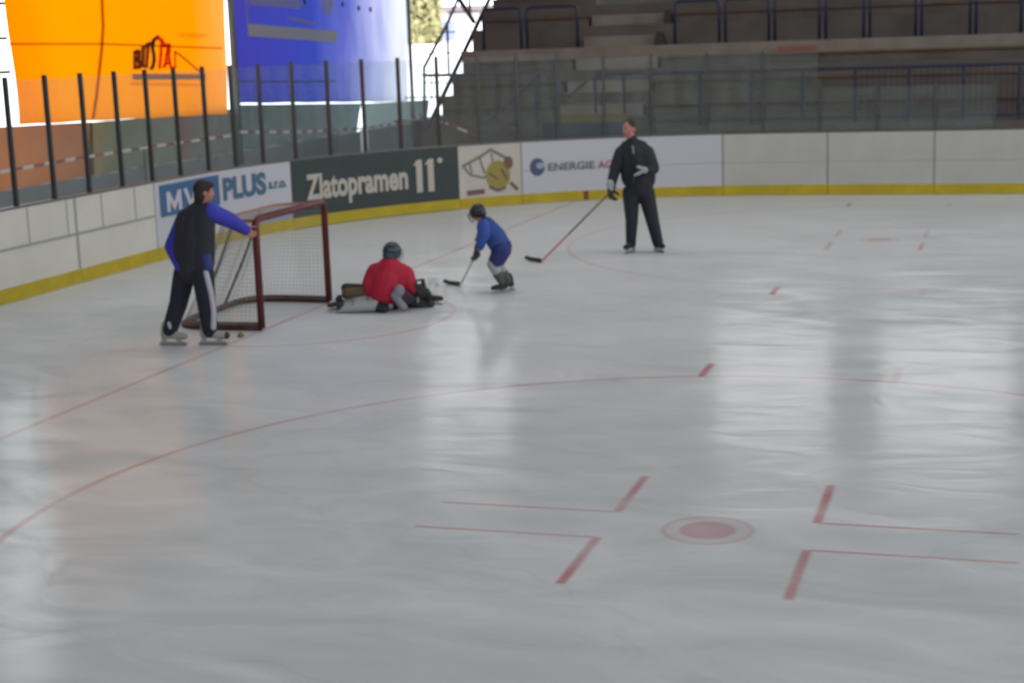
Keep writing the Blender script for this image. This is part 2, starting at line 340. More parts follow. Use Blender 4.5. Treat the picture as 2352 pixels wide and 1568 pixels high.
B = [-3.55, -1.7, .2, 2.13, 4.2, 8.02, 11.68, 12.95, 16.79, 18.73, 20.64, 22.55]
for i in range(len(B)-1):
    s0, s1 = B[i]+.004, B[i+1]-.004; p = path_pt((s0+s1)/2)
    i += 1
    ad = i in (5, 6, 7, 8); side = s0 > 16
    lab = {1: 'white rink board two places beyond the left picture edge', 2: 'white rink board just beyond the left picture edge', 3: 'white rink board at the left picture edge, ending at a thick grey joint',
           4: 'white rink board left of the blue MV PLUS advert', 5: 'white advertising board with blue block reading MV PLUS behind the goal', 6: 'dark green advertising board reading Zlatopramen 11 behind the goal',
           7: 'small off-white advertising board with round yellow emblem right of the green advert', 8: 'pale advertising board with blue ball and ENERGIE lettering behind the standing man',
           9: 'plain white rink board right of the ENERGIE advert', 10: 'plain white rink board, second right of the ENERGIE advert', 11: 'plain white rink board at the right picture edge', 12: 'plain white rink board beyond the right picture edge'}[i]
    root = empty('advertising_board' if ad else 'rink_board', (p.x, p.y, 0), lab, 'board', None if ad else 'plain white rink boards')
    pm = {5: M_adwhite, 6: M_adgreen, 7: mat('advert_offwhite', (184, 178, 168), .5, noise=.06, nscale=4), 8: M_adwhite}.get(i, M_white2 if side else M_white)
    slab(s0, s1, .0, 1.155, -.08, 0).build('panel', pm, root)
    slab(s0, s1, .012, .195, 0, .012).build('kick_plate', M_kick, root)
    slab(s0, s1, 1.155, 1.185, -.09, .006).build('cap_rail', M_cap if not side else mat('cap_dark', (70, 72, 72), .5), root)
    if i <= 4:
        slab(s0, s1, .655, .69, 0, .005).build('half_height_strip', M_joint, root)
        for k, ss in enumerate(np.arange(s0+.01, s1, .88)):
            ss2 = {3: [1.01, 1.9], 4: [2.76, 3.64]}.get(i, [s0+.6, s0+1.45])
        for ss in ss2: slab(ss-.013, ss+.013, .69, 1.15, 0, .004).build('divider_strip', M_joint, root)
    if i >= 8: slab(s0, s1, .615, .63, 0, .003).build('half_height_strip', mat('faint_strip', (150, 152, 148), .5), root)
    jw = .05 if i == 3 else .02
    if i not in (5, 6): slab(s1-jw, s1, .2, 1.15, 0, .006).build('joint_strip', M_joint, root)
    def pr(name, me, m): return link(name, me, m, root)
    if i == 5:
        pr('blue_block', flat_on_board([[(4.34, .63), (6.14, .63), (6.14, 1.1), (4.34, 1.1)]], .010), M_lblue)
        pr('lettering_initials', flat_on_board([[(4.52, .69), (4.62, .69), (4.62, .99), (4.52, .99)], [(4.87, .69), (4.97, .69), (4.97, .99), (4.87, .99)], [(4.62, .99), (4.62, .84), (4.745, .69), (4.745, .82)], [(4.745, .82), (4.745, .69), (4.87, .84), (4.87, .99)],
            [(5.04, .99), (5.22, .69), (5.27, .69), (5.27, .79), (5.15, .99)], [(5.27, .79), (5.27, .69), (5.32, .69), (5.50, .99), (5.39, .99)]], .014), M_adwhite)
        pr('lettering_plus', bend(text_bm('PLUS', 6.25, 7.4, .67, 1.04, .045), .012), M_inkteal)
        pr('lettering_company', bend(text_bm('s.r.o.', 7.46, 7.9, .74, .86, .03), .012), M_inkteal)
        pr('blue_footer', flat_on_board([[(6.95, .21), (8.0, .21), (8.0, .40), (6.95, .40)]], .010), mat('ink_lilac', (140, 140, 170), .5))
    if i == 6:
        pr('lettering_brand', bend(text_bm('Zlatopramen', 8.36, 10.62, .33, .90, .035), .012), M_cream)
        pr('lettering_number', flat_on_board([[(u+.06, .38), (u+.185, .38), (u+.185, .97), (u+.085, .97), (u, .87), (u+.06, .87)] for u in (10.74, 10.98)]), M_cream)
        pr('degree_mark', flat_on_board([disc_poly(11.30, .93, .055, .05)], .012), M_cream)
    if i == 7:
        c = 12.0
        pr('grey_outline', flat_on_board(stroke([(11.77, .79), (12.10, .93), (12.34, 1.06), (12.62, .9), (12.7, .72)], .05)+stroke([(11.77, .79), (11.92, .62), (12.18, .55), (12.3, .62)], .035)+stroke([(11.9, .84), (11.95, .66)], .03)+stroke([(12.12, .9), (12.2, .64)], .03)+stroke([(12.35, .98), (12.38, .8)], .03), .011), mat('ink_faded_grey', (112, 112, 110), .5))
        pr('yellow_round', flat_on_board([disc_poly(12.47, .58, .24, .27)], .012), M_inkyel)
        pr('brown_marks', flat_on_board([disc_poly(12.68, .80, .09, .12)]+stroke([(12.3, .38), (12.45, .3), (12.6, .34)], .05)+stroke([(12.30, .62), (12.44, .52)], .04)+stroke([(12.54, .68), (12.64, .5)], .05)+stroke([(12.72, .42), (12.84, .3)], .06)+stroke([(11.86, .29), (12.16, .3)], .09), .014), M_inkbrown)
    if i == 8:
        pr('blue_ball', flat_on_board([disc_poly(13.25, .685, .145, .165)], .010), M_inkorb)
        pr('ball_highlight', flat_on_board([disc_poly(13.31, .71, .085, .06)], .013), mat('ink_paleblue', (140, 152, 178), .5))
        pr('lettering_energie', bend(text_bm('ENERGIE', 13.46, 14.36, .60, .745, .02), .012), M_inkgrey)
        pr('lettering_ag', bend(text_bm('AG', 14.42, 14.70, .60, .745, .02), .012), M_inkred)
        pr('goal_line_mark', flat_on_board([[(14.13, .02), (14.23, .02), (14.23, .19), (14.13, .19)]], .0135), mat('mark_red', (120, 50, 30), .5))

# ------------------------------------------------------------------ protective glass
PS = [-.82, .03, .87, 1.73, 2.57, 3.43, 4.27, 5.11, 5.97, 6.72, 7.43, 8.22, 9.02, 9.79, 10.55, 11.34, 12.16, 12.92, 13.69, 14.58, 15.47, 16.5, 17.53, 18.57, 19.6, 20.63, 21.66]
ORD = ['first', 'second', 'third', 'fourth', 'fifth', 'sixth', 'seventh', 'eighth', 'ninth', 'tenth', 'eleventh', 'twelfth', 'thirteenth', 'fourteenth', 'fifteenth', 'sixteenth', 'seventeenth', 'eighteenth', 'nineteenth', 'twentieth', 'twenty-first', 'twenty-second', 'twenty-third', 'twenty-fourth', 'twenty-fifth', 'twenty-sixth', 'twenty-seventh']
def where(k, s):
    if k < 2: return 'beyond the left picture edge, %s from the edge' % ORD[1-k]
    n = ORD[k-2]
    if s < 6.6: return 'before the orange tarpaulin, %s post from the left' % n
    if s < 11: return 'before the blue tarpaulin, %s post from the left' % n
    if s < 13: return 'at the rink corner, %s post from the left' % n
    if s < 18: return 'before the grandstand, %s post from the left' % n
    return 'low glass before the grandstand, %s post from the left' % n
for k, s in enumerate(PS):
    top = 2.79 if s < 14 else (2.68 if s < 18 else (2.12 if s < 19 else 2.0))
    p = path_pt(s, -.05); r = MB(); d = path_pt(s+.01)-path_pt(s-.01); a = math.atan2(d.y, d.x)
    dark = s < 12
    root = empty('glass_panel', (p.x, p.y, 1.185), ('dark' if dark else 'grey')+'-posted rink glass panel '+where(k, s), 'glass panel', 'glass panels on top of the rink boards')
    r.bar((p.x, p.y, 1.185), (p.x, p.y, top), .055 if dark else .04, .05, up=(math.cos(a+math.pi/2), math.sin(a+math.pi/2), 0)); po = r.build('post', M_post if dark else M_postg, root)
    f = MB(); u = Vector((math.cos(a), math.sin(a), 0)); f.bar(p+u*.028+Vector((0, 0, 1.197)), p-u*.028+Vector((0, 0, 1.197)), .06, .022); f.build('foot_bracket', M_post if dark else M_postg, po)
    if k+1 < len(PS):
        s2 = PS[k+1]; t2 = min(top, 2.76 if s2 < 14 else (2.66 if s2 < 18.7 else 1.97))-.02
        if s2 > 18.8: t2 = 1.97
        slab(s+.036, s2-.036, 1.19, t2, -.057, -.045).build('pane', M_glass, root)

# ------------------------------------------------------------------ end of the hall: tarpaulins, wall, opening
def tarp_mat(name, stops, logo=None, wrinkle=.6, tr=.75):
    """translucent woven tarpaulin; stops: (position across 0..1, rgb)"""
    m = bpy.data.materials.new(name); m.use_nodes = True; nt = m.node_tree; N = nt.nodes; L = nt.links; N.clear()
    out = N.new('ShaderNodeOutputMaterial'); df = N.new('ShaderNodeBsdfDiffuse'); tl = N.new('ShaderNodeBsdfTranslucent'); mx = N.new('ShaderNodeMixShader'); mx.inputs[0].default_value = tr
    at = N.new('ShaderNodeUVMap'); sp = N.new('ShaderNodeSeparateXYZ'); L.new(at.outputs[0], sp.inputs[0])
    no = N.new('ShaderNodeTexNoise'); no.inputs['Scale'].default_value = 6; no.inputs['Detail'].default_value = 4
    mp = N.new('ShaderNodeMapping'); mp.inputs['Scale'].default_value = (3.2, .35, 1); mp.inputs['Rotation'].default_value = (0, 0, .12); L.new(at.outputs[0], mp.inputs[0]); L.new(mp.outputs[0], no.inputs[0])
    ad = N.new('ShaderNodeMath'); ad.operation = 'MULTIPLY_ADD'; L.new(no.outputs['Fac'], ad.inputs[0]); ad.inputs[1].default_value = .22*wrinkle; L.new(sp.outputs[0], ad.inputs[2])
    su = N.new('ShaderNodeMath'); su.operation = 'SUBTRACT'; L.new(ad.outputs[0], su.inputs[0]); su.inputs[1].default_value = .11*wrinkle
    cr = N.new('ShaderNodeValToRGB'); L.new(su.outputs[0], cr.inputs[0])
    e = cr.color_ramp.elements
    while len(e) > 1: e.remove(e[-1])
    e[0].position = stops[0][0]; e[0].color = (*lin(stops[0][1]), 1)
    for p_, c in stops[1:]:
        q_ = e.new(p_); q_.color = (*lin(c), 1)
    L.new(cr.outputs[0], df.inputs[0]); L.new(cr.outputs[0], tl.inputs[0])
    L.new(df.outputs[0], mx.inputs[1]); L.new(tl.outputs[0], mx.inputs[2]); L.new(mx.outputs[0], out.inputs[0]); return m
def sheet(name, X, pts, m, parent=None, amp=.05, nu=60, nv=30, seed=1):
    """hanging cloth: pts = four corners (y,z) bottom-left, bottom-right, top-right, top-left in the plane x=X"""
    rnd = random.Random(seed); ph = [(rnd.uniform(2, 9), rnd.uniform(0, 6), rnd.uniform(.3, 1)) for _ in range(6)]
    (ya, za), (yb, zb), (yc, zc), (yd, zd) = pts; vs = []; fs = []; uv = []
    for j in range(nv+1):
        for i in range(nu+1):
            u = i/nu; v = j/nv
            y = (ya*(1-u)+yb*u)*(1-v)+(yd*(1-u)+yc*u)*v; z = (za*(1-u)+zb*u)*(1-v)+(zd*(1-u)+zc*u)*v
            x = X+sum(amp/4*c*math.sin(a*(y+.25*z*c)+b+.5*v) for a, b, c in ph)
            y += .03*math.sin(z*2.1+seed)*(1 if 0 < i < nu else 1.6)
            if j == 0: z += .006*math.sin(5*u*6)
            vs.append((x, y, z)); uv.append((u, v))
    for j in range(nv):
        for i in range(nu):
            a = j*(nu+1)+i; fs.append((a, a+1, a+nu+2, a+nu+1))
    me = bpy.data.meshes.new(name); me.from_pydata(vs, [], fs); ul = me.uv_layers.new(name='UVMap')
    for lp in me.loops: ul.data[lp.index].uv = uv[lp.vertex_index]
    return link(name, me, m, parent, True)
def pm(name, tint, dif=(.05, .05, .05), fac=.5):
    """ink film: lets the backlit cloth shine through, tinted, and reflects a little hall light"""
    if name in MATS: return MATS[name]
    m = bpy.data.materials.new(name); m.use_nodes = True; nt = m.node_tree; N = nt.nodes; N.clear()
    out = N.new('ShaderNodeOutputMaterial'); a = N.new('ShaderNodeBsdfTransparent'); a.inputs[0].default_value = (*tint, 1); b = N.new('ShaderNodeBsdfDiffuse'); b.inputs[0].default_value = (*dif, 1)
    x = N.new('ShaderNodeMixShader'); x.inputs[0].default_value = fac; nt.links.new(a.outputs[0], x.inputs[1]); nt.links.new(b.outputs[0], x.inputs[2]); nt.links.new(x.outputs[0], out.inputs[0])
    MATS[name] = m; return m
TX = -8.0
M_or = tarp_mat('tarp_orange', [(0, (188, 98, 0)), (.2, (190, 111, 0)), (.8, (188, 107, 1)), (.93, (193, 114, 35)), (1, (192, 121, 52))], wrinkle=.4)
M_bl = tarp_mat('tarp_blue', [(0, (42, 40, 110)), (.4, (37, 48, 118)), (.58, (65, 71, 132)), (.76, (118, 122, 159)), (.9, (159, 162, 178)), (1, (172, 175, 185))], wrinkle=1.0)  # white towards the right end is outside glare painted into the cloth
tl_ = on_x(10, 5, TX); bl_ = on_x(40, 287, TX); br_ = on_x(530, 262, TX); tr_ = on_x(512, 0, TX)
ot = empty('hanging_tarpaulin', (TX, 10, 1.7), 'orange backlit tarpaulin with a roof shaped logo at the end wall', 'tarpaulin')
sheet('orange_sheet', TX, [(bl_.y, 1.92), (br_.y-.12, 1.70), (tr_.y+.3, 6.4), (tl_.y, 6.4)], M_or, ot, seed=3)
def tpoly(name, polys, m, parent, x=TX+.075):
    bm = bmesh.new()
    for p_ in polys:
        bm.faces.new([bm.verts.new(on_x(a, b, x)) for a, b in p_])
    me = bpy.data.meshes.new(name); bm.to_mesh(me); bm.free(); return link(name, me, m, parent)
M_tk = pm('print_dark', (.10, .06, .1), (.10, .05, .10), .4); M_tr = pm('print_red', (.85, .15, .2), (.30, .03, .03), .35); M_tb = pm('print_brown', (.5, .3, .2), (.1, .05, .05), .3); M_tg = pm('print_greybrown', (.28, .28, .3), (.30, .26, .34), .45)
M_seam = pm('tarp_seam', (.78, .62, .5), (.2, .1, .02), .12)
def sc(px, py): return 280+px*.10204, 60+py*.10204      # printed logo measured on the cloth
def st(pts, w): return [[(a, b) for a, b in q_] for q_ in stroke([sc(*p_) for p_ in pts], w*.102)]
tpoly('logo_letters_dark', st([(290, 940), (290, 590), (340, 560)], 80)+st([(290, 590), (380, 560), (385, 700), (300, 750), (400, 790), (400, 930), (280, 940)], 80)+st([(480, 470), (470, 900), (560, 920), (600, 430)], 64)+st([(460, 500), (600, 400), (720, 380)], 90), M_tb if False else pm('print_plum', (.28, .17, .2), (.15, .05, .06), .3), ot)
tpoly('logo_letters_fill', [[sc(300, 620), sc(300, 930), sc(560, 930), sc(620, 430), sc(480, 500)]], pm('print_tan', (.55, .38, .3), (.1, .05, .05), .15), ot, TX+.0745)
tpoly('logo_swoosh', st([(800, 250), (720, 310), (690, 400), (690, 500), (720, 640), (725, 780), (700, 900), (660, 960)], 84), M_tk, ot, TX+.078)
tpoly('logo_letters_red', st([(800, 240), (900, 330), (960, 440), (1060, 430), (1060, 560)], 95)+st([(890, 400), (880, 640), (850, 940)], 78)+st([(1050, 420), (1010, 640), (980, 860), (950, 920)], 80)+st([(1060, 560), (1070, 760), (1100, 930)], 66)+st([(980, 840), (1090, 830)], 70)+st([(1200, 570), (1190, 760), (1210, 920), (1100, 920)], 44), M_tr, ot, TX+.077)
tpoly('logo_roof_line', st([(1180, 570), (1300, 640), (1700, 980), (1840, 1080)], 40), pm('print_maroon', (.42, .18, .2), (.2, .05, .05), .3), ot, TX+.079)
tpoly('logo_bar', [[sc(230, 1070), sc(240, 1210), sc(1890, 1200), sc(1890, 1080)]], M_tg, ot, TX+.08)
tpoly('small_print_line', [[sc(1250, 170), sc(1270, 240), sc(1800, 270), sc(1900, 200), (492, 79), (410, 76)], [sc(200, 1250), sc(200, 1340), sc(1880, 1350), sc(1880, 1310)]], pm('print_faint', (.85, .74, .6), (.2, .15, .1), .05), ot, TX+.076)
def hs(pts, m, name, parent, r=.018):
    q_ = MB(); q_.tube([on_x(a, b, TX+.06) for a, b in pts], r, 5); return q_.build(name, m, parent)
hs([(20, 101), (240, 101), (510, 111)], M_seam, 'seam', ot); hs([(232, -60), (237, 60), (234, 110), (222, 220), (214, 272)], pm('tarp_rope', (.72, .5, .4), (.2, .1, .02), .12), 'seam', ot, .03)

bt = empty('hanging_tarpaulin', (TX, 19, 1.7), 'blue backlit tarpaulin with painted white glare at right and grey printed bars', 'tarpaulin')
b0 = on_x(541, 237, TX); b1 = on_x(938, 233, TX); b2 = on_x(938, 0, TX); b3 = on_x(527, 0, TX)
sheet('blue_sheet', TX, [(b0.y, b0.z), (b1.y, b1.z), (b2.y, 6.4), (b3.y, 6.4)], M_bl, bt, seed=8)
M_pg = pm('print_grey', (.9, .9, .45), (.55, .50, .30), .48)
def sb(px, py): return 530+px*.12755, py*.12755
tpoly('grey_bar', [[sb(300, 425), sb(320, 650), sb(1920, 765), sb(1915, 560)]], M_pg, bt, TX+.09)
tpoly('grey_print_block', [[sb(330, -120), sb(340, 85), sb(1260, 160), sb(1290, 20), sb(900, -80)], [sb(1640, -80), sb(1660, 250), sb(1800, 260), sb(1880, -60)], [sb(1000, 300), sb(1080, 360), sb(1500, 460), sb(1560, 420), sb(1300, 340)], [sb(262, -60), sb(290, 420), sb(320, 420), sb(300, -60)]], pm('print_grey_soft', (.9, .9, .6), (.40, .36, .26), .35), bt, TX+.088)
hs([(543, 187), (650, 188), (768, 186)], mat('seam_blue', (36, 40, 96), .8), 'seam', bt)
# solid cladding above the openings, out of the picture
q = MB(); q.box((TX-.3, bl_.y, 6.3), (TX-.05, b1.y, 15)); q.box((TX-.3, b1.y, 5.0), (TX-.05, 30, 6.1)); q.box((TX-.3, b1.y, 9.5), (TX-.05, 30, 15)); q.box((TX, 29.6, 5.0), (XF, 29.9, 6.1)); q.box((TX, 29.6, 9.5), (XF, 29.9, 15))
tag(q.build('wall_end_upper', M_conc_d), kind='structure')
# small dark eyelets
q = MB()
for a, b_ in ((787, 10), (824, 19), (851, 22), (700, 4)):
    c = on_x(a, b_, TX+.08); q.tube([c+Vector((0, 0, -.06)), c+Vector((0, 0, .06))], .035, 8)
q.build('eyelet', mat('eyelet_dark', (50, 54, 96), .6), bt)

# lower curtains and low wall under the tarpaulins
M_lw = mat('low_wall_render', (128, 130, 136), .9, noise=.1, nscale=2)
ya_, yb_ = on_x(820, 350, TX-.17).y, on_x(838, 350, TX-.17).y
def yx(px, py=300): return on_x(px, py, TX).y
q = MB(); q.box((TX-.3, -24, -.4), (TX-.05, ya_, .86)); q.box((TX-.3, yb_, -.4), (TX-.05, 26.5, .86)); q.box((TX-.3, ya_, -.4), (TX-.05, yb_, .1)); tag(q.build('wall_end_low', M_lw), kind='structure')
def lower(bl, br, tr2, tl2, z0, z1, cl, lab, seed, tr=.45):
    """bl..tl2: picture columns of the bottom and top corners on the wall plane"""
    yx = lambda px, py: on_x(px, py, TX-.17).y
    mm = tarp_mat('curtain_'+str(seed), cl, wrinkle=1.5, tr=tr)
    o_ = sheet('lower_curtain', TX-.17, [(yx(bl, 380), .86), (yx(br, 350), .86), (yx(tr2, 250), z1), (yx(tl2, 250), z0)], mm, None, .05, 40, 10, seed); tag(o_, lab, 'curtain'); return o_
lower(-170, 214, 208, -170, 1.955, 1.825, [(0, (121, 70, 37)), (.5, (137, 83, 48)), (1, (109, 71, 50))], 'rust orange lower curtain behind the glass at far left', 21)
lower(204, 416, 412, 198, 1.82, 1.78, [(0, (96, 80, 47)), (.3, (73, 75, 62)), (1, (75, 76, 70))], 'olive grey lower curtain below the orange tarpaulin', 22)
lower(414, 545, 540, 410, 1.79, 1.78, [(0, (80, 62, 58)), (.35, (73, 71, 68)), (1, (68, 70, 68))], 'grey lower curtain with a maroon tint left of the steel column', 23)
lower(543, 821, 829, 538, 1.86, 1.56, [(0, (58, 65, 63)), (.5, (63, 69, 71)), (1, (75, 87, 90))], 'grey lower curtain left of the bright slit below the blue tarpaulin', 24, .5)
lower(837, 985, 985, 832, 1.545, 1.42, [(0, (98, 113, 113)), (.6, (93, 103, 104)), (1, (73, 76, 78))], 'pale teal lower curtain right of the bright slit', 25, .5)
# steel columns and beam framing the openings
for k, (px, w_, lab) in enumerate(((528, .11, 'dark steel column between the orange and blue tarpaulins'), (940, .09, 'thin steel column at the right edge of the blue tarpaulin'))):
    y = on_x(px+(4 if k == 0 else 0), 60, TX+.07).y; o_ = boxo('steel_column', (TX+.02, y-w_/2, -.03), (TX+.02+w_, y+w_/2, 15), M_postg); tag(o_, lab, 'column')
# beam carrying the sheets, and the frame at the left opening
q = MB(); q.box((TX-.04, 6.3, 6.36), (TX+.06, b1.y, 6.46)); tag(q.build('trim_2', M_steel), kind='structure')
r = empty('window_frame', (TX, yx(5, 100), .86), 'grey window frame with crossbars in the bright gap left of the orange tarpaulin', 'window frame')
yA = yx(-150, 100); yB = yx(14, 100)
for zz in (on_x(6, 8, TX).z, on_x(6, 88, TX).z, on_x(6, 166, TX).z): boxo('crossbar', (TX-.04, yA, zz-.03), (TX+.04, yB, zz+.03), mat('frame_olive', (120, 124, 96), .6), r)
boxo('jamb', (TX-.04, yA-.1, .86), (TX+.04, yA, 15), MATS['frame_olive'], r)
tag(boxo('wall_end_left', (TX-.3, -24, .86), (TX-.05, yA-.1, 15), M_conc), kind='structure')

# barrier tape strung behind the glass on thin stakes
M_tape_w = mat('tape_white', (225, 222, 222), .5); M_tape_r = mat('tape_red', (150, 74, 74), .5)
tp = [on_x(-60, 404, -7.2), on_x(0, 395, -7.2), on_x(150, 368, -7.2), on_x(340, 338, -7.2), on_x(530, 311, -7.2), on_x(552, 303, -7.2), on_x(680, 303, -7.2), on_x(830, 295, -7.3), on_x(935, 279, -7.4), on_x(966, 268, -7.4)]
def tape(pts, lab):
    q_ = MB(); L_ = 0
    for a, b_ in zip(pts[:-1], pts[1:]):
        n = max(1, int((b_-a).length/.3)); 
        for i in range(n):
            q_.cur = int(L_) % 2; L_ += 1
            p0 = a+(b_-a)*i/n; p1 = a+(b_-a)*(i+1)/n; q_.bar(p0, p1, .004, .05)
    o_ = q_.build('barrier_tape', None, None, mats=[M_tape_w, M_tape_r]); tag(o_, lab, 'tape')
tape(tp, 'red and white barrier tape strung low across the end wall behind the glass')
tape([on_y(982, 271, 17.6), on_y(1030, 285, 15.7), on_y(1095, 312, 15.0)], 'short red and white barrier tape strung towards the grandstand corner')
for px, py, lab in ((330, 339, 'left'), (546, 304, 'middle'), (966, 266, 'right')):
    pp = on_x(px, py, -7.22); q = MB(); q.tube([(pp.x, pp.y, -.03), (pp.x, pp.y, pp.z+.05)], .018, 8); q.tube([(pp.x, pp.y, -.03), (pp.x, pp.y, .01)], .1, 12)
    tag(q.build('tape_stake', M_postg), {'left': 'thin stake holding barrier tape below the orange tarpaulin', 'middle': 'thin stake holding barrier tape beside the steel column', 'right': 'thin stake at the right end of the long barrier tape'}[lab], 'stake')

# ------------------------------------------------------------------ outside
def blob(name, cen, rad, n, m, parent, seed, base):
    rnd = random.Random(seed); q_ = MB()
    for i in range(n):
        th = rnd.uniform(0, 2*math.pi); ph = math.acos(rnd.uniform(-1, 1)); rr = rnd.uniform(.25, 1)**.4
        c = Vector((cen[0]+rad[0]*rr*math.sin(ph)*math.cos(th), cen[1]+rad[1]*rr*math.sin(ph)*math.sin(th), cen[2]+rad[2]*rr*math.cos(ph)))
        if c.z < base: c.z = base+rnd.uniform(0, .5)
        s_ = rnd.uniform(.25, .5); vs = []
        for k in range(6):
            vs.append(c+Vector((rnd.gauss(0, s_), rnd.gauss(0, s_), rnd.gauss(0, s_))))
        q_.add(vs, [(0, 1, 2), (0, 2, 3), (0, 3, 4), (2, 4, 5), (1, 5, 3)])
    return q_.build(name, m, parent)
M_leaf = mat('pale_leaves', (176, 170, 126), .8, noise=.25, nscale=.6); M_bark = mat('bark', (110, 100, 84), .9)
def outdoor(px, dist):
    d = ray(px, 100); d.z = 0; d.normalize(); return Vector((CP[0], CP[1], 0))+d*dist
q = MB(); q.add([(-260, 36, -.42), (-9, 36, -.42), (-9, 300, -.42), (-260, 300, -.42), (-260, 44, 2.98), (-9, 44, 2.98), (-9, 300, 2.98), (-260, 300, 2.98)], [(0, 1, 5, 4), (1, 2, 6, 5), (2, 3, 7, 6), (3, 0, 4, 7), (4, 5, 6, 7), (0, 3, 2, 1)])
tag(q.build('ground_bank', M_snow), kind='structure')
def blob2(name, cen, rad, n, m, parent, seed, base):
    rnd = random.Random(seed); q_ = MB()
    for i in range(n):
        h = rnd.random(); th = rnd.uniform(0, 2*math.pi); rr = rad*(1-.62*h**1.6)*rnd.uniform(.55, 1.05)
        c = Vector((cen[0]+rr*math.cos(th), cen[1]+rr*math.sin(th), base+.1+h*cen[2]))
        vs = [c+Vector((rnd.gauss(0, .11), rnd.gauss(0, .11), rnd.gauss(0, .13))) for _ in range(6)]
        q_.add(vs, [(0, 1, 2), (0, 2, 3), (0, 3, 4), (2, 4, 5), (1, 5, 3)])
    return q_.build(name, m, parent)
c = outdoor(958, 72); t = empty('conifer_tree', (c.x, c.y, 2.98), 'pale yellow-green tree outside, between the blue tarpaulin and the steel stair', 'tree')
q = MB(); q.tube([(c.x, c.y, 2.98), (c.x, c.y, 8)], .2, 8, r1=.06); q.build('trunk', M_bark, t)
q = MB(); q.tube([(c.x, c.y, 3.05), (c.x, c.y, 4.6), (c.x, c.y, 6), (c.x, c.y, 8.2)], .98, 14, r1=.1); q.build('inner_foliage', M_leaf, t, True)
blob2('foliage', (c.x, c.y, 5.6), 1.12, 4200, M_leaf, t, 4, 2.98)
M_hw = mat('house_white', (236, 232, 234), .8); zb_ = 2.98
cs = [outdoor(1004, 84), outdoor(1150, 84)]; ex = (cs[1]-cs[0]).normalized(); ey = Vector((-ex.y, ex.x, 0)); Lh = (cs[1]-cs[0]).length
if ey.dot(Vector((CP[0], CP[1], 0))-cs[0]) > 0: ey = -ey
hb = empty('outdoor_house', (cs[0].x, cs[0].y, zb_), 'white rendered house with one bluish window seen outside beyond the steel stair', 'house')
def hbox(q_, u0, u1, v0, v1, z0, z1):
    P = [cs[0]+ex*u+ey*v for u, v in ((u0, v0), (u1, v0), (u1, v1), (u0, v1))]
    q_.add([(p_.x, p_.y, z0) for p_ in P]+[(p_.x, p_.y, z1) for p_ in P], [(0, 3, 2, 1), (4, 5, 6, 7), (0, 1, 5, 4), (1, 2, 6, 5), (2, 3, 7, 6), (3, 0, 4, 7)])
q = MB(); hbox(q, 0, Lh, 0, 5, zb_, zb_+1.45); q.build('wall', M_hw, hb)
q = MB(); hbox(q, -.3, Lh+.3, -.35, 5.3, zb_+1.45, zb_+1.66); hbox(q, -.1, Lh+.1, .2, 5.0, zb_+1.66, zb_+1.9); q.build('roof', mat('house_roof', (150, 138, 142), .8), hb)
q = MB(); hbox(q, .18, .98, -.06, .02, zb_+.1, zb_+1.12); wn = q.build('window', mat('house_window', (140, 152, 192), .3), hb)
q = MB(); hbox(q, .55, .60, -.1, -.03, zb_+.1, zb_+1.12); hbox(q, .14, 1.02, -.1, -.03, zb_+.06, zb_+.12); q.build('window_bar', M_hw, wn)

# ------------------------------------------------------------------ grandstand
Y0, Z0, RUN, RISE = 16.5, 1.36, .775, .48
XL = -4.3
prof = [(15.95, -.03), (15.95, 1.18), (Y0, 1.18)]
z = 1.36; y = Y0
rows = []
NR = 6
for k in range(NR):
    zz = Z0+k*RISE if k else Z0; yy = Y0+k*RUN
    prof += [(yy, zz)]; 
    prof += [(yy+RUN, zz)]; rows.append((yy, zz))
prof[3] = (Y0, Z0)
prof += [(Y0+NR*RUN, -.03)]
vs = [(XL, a, b_) for a, b_ in prof]+[(34, a, b_) for a, b_ in prof]; n = len(prof)
q = MB(); q.add(vs, [tuple(range(n)), tuple(range(2*n-1, n-1, -1))]+[(i, (i+1) % n, n+(i+1) % n, n+i) for i in range(n)])
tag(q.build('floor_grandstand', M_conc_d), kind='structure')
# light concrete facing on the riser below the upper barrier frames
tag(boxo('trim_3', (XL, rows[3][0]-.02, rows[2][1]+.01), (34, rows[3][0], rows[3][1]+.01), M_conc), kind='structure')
# stair aisle
sxa, sxb = on_y(1335, 60, 19).x, on_y(1520, 60, 19).x
q = MB()
for k in range(1, NR):
    yy, zz = rows[k]; q.box((sxa, yy-RUN*.5, zz-RISE), (sxb, yy, zz-RISE*.5))
tag(q.build('trim_4', M_conc), kind='structure')
# bench planks
for k in range(NR):
    if k in (3,): continue
    yy, zz = rows[k]
    for side_, (xa, xb) in (('left', (XL+.15, sxa-.08)), ('right', (sxb+.08, 33))):
        bn = empty('wooden_bench', ((xa+xb)/2, yy+.5, zz), 'long brown wooden bench %s of the grandstand aisle, %s' % (side_, ['lowest row', 'second row up', 'third row up', '', 'first row behind the blue frames', 'second row behind the blue frames', 'third row behind the blue frames', 'fourth row behind the blue frames'][k]), 'bench', 'wooden benches on the grandstand')
        boxo('seat_plank', (xa, yy+.36, zz+.2), (xb, yy+.7, zz+.24), M_wood, bn)
        boxo('front_board', (xa, yy+.42, zz), (xb, yy+.66, zz+.2), M_conc_d, bn)
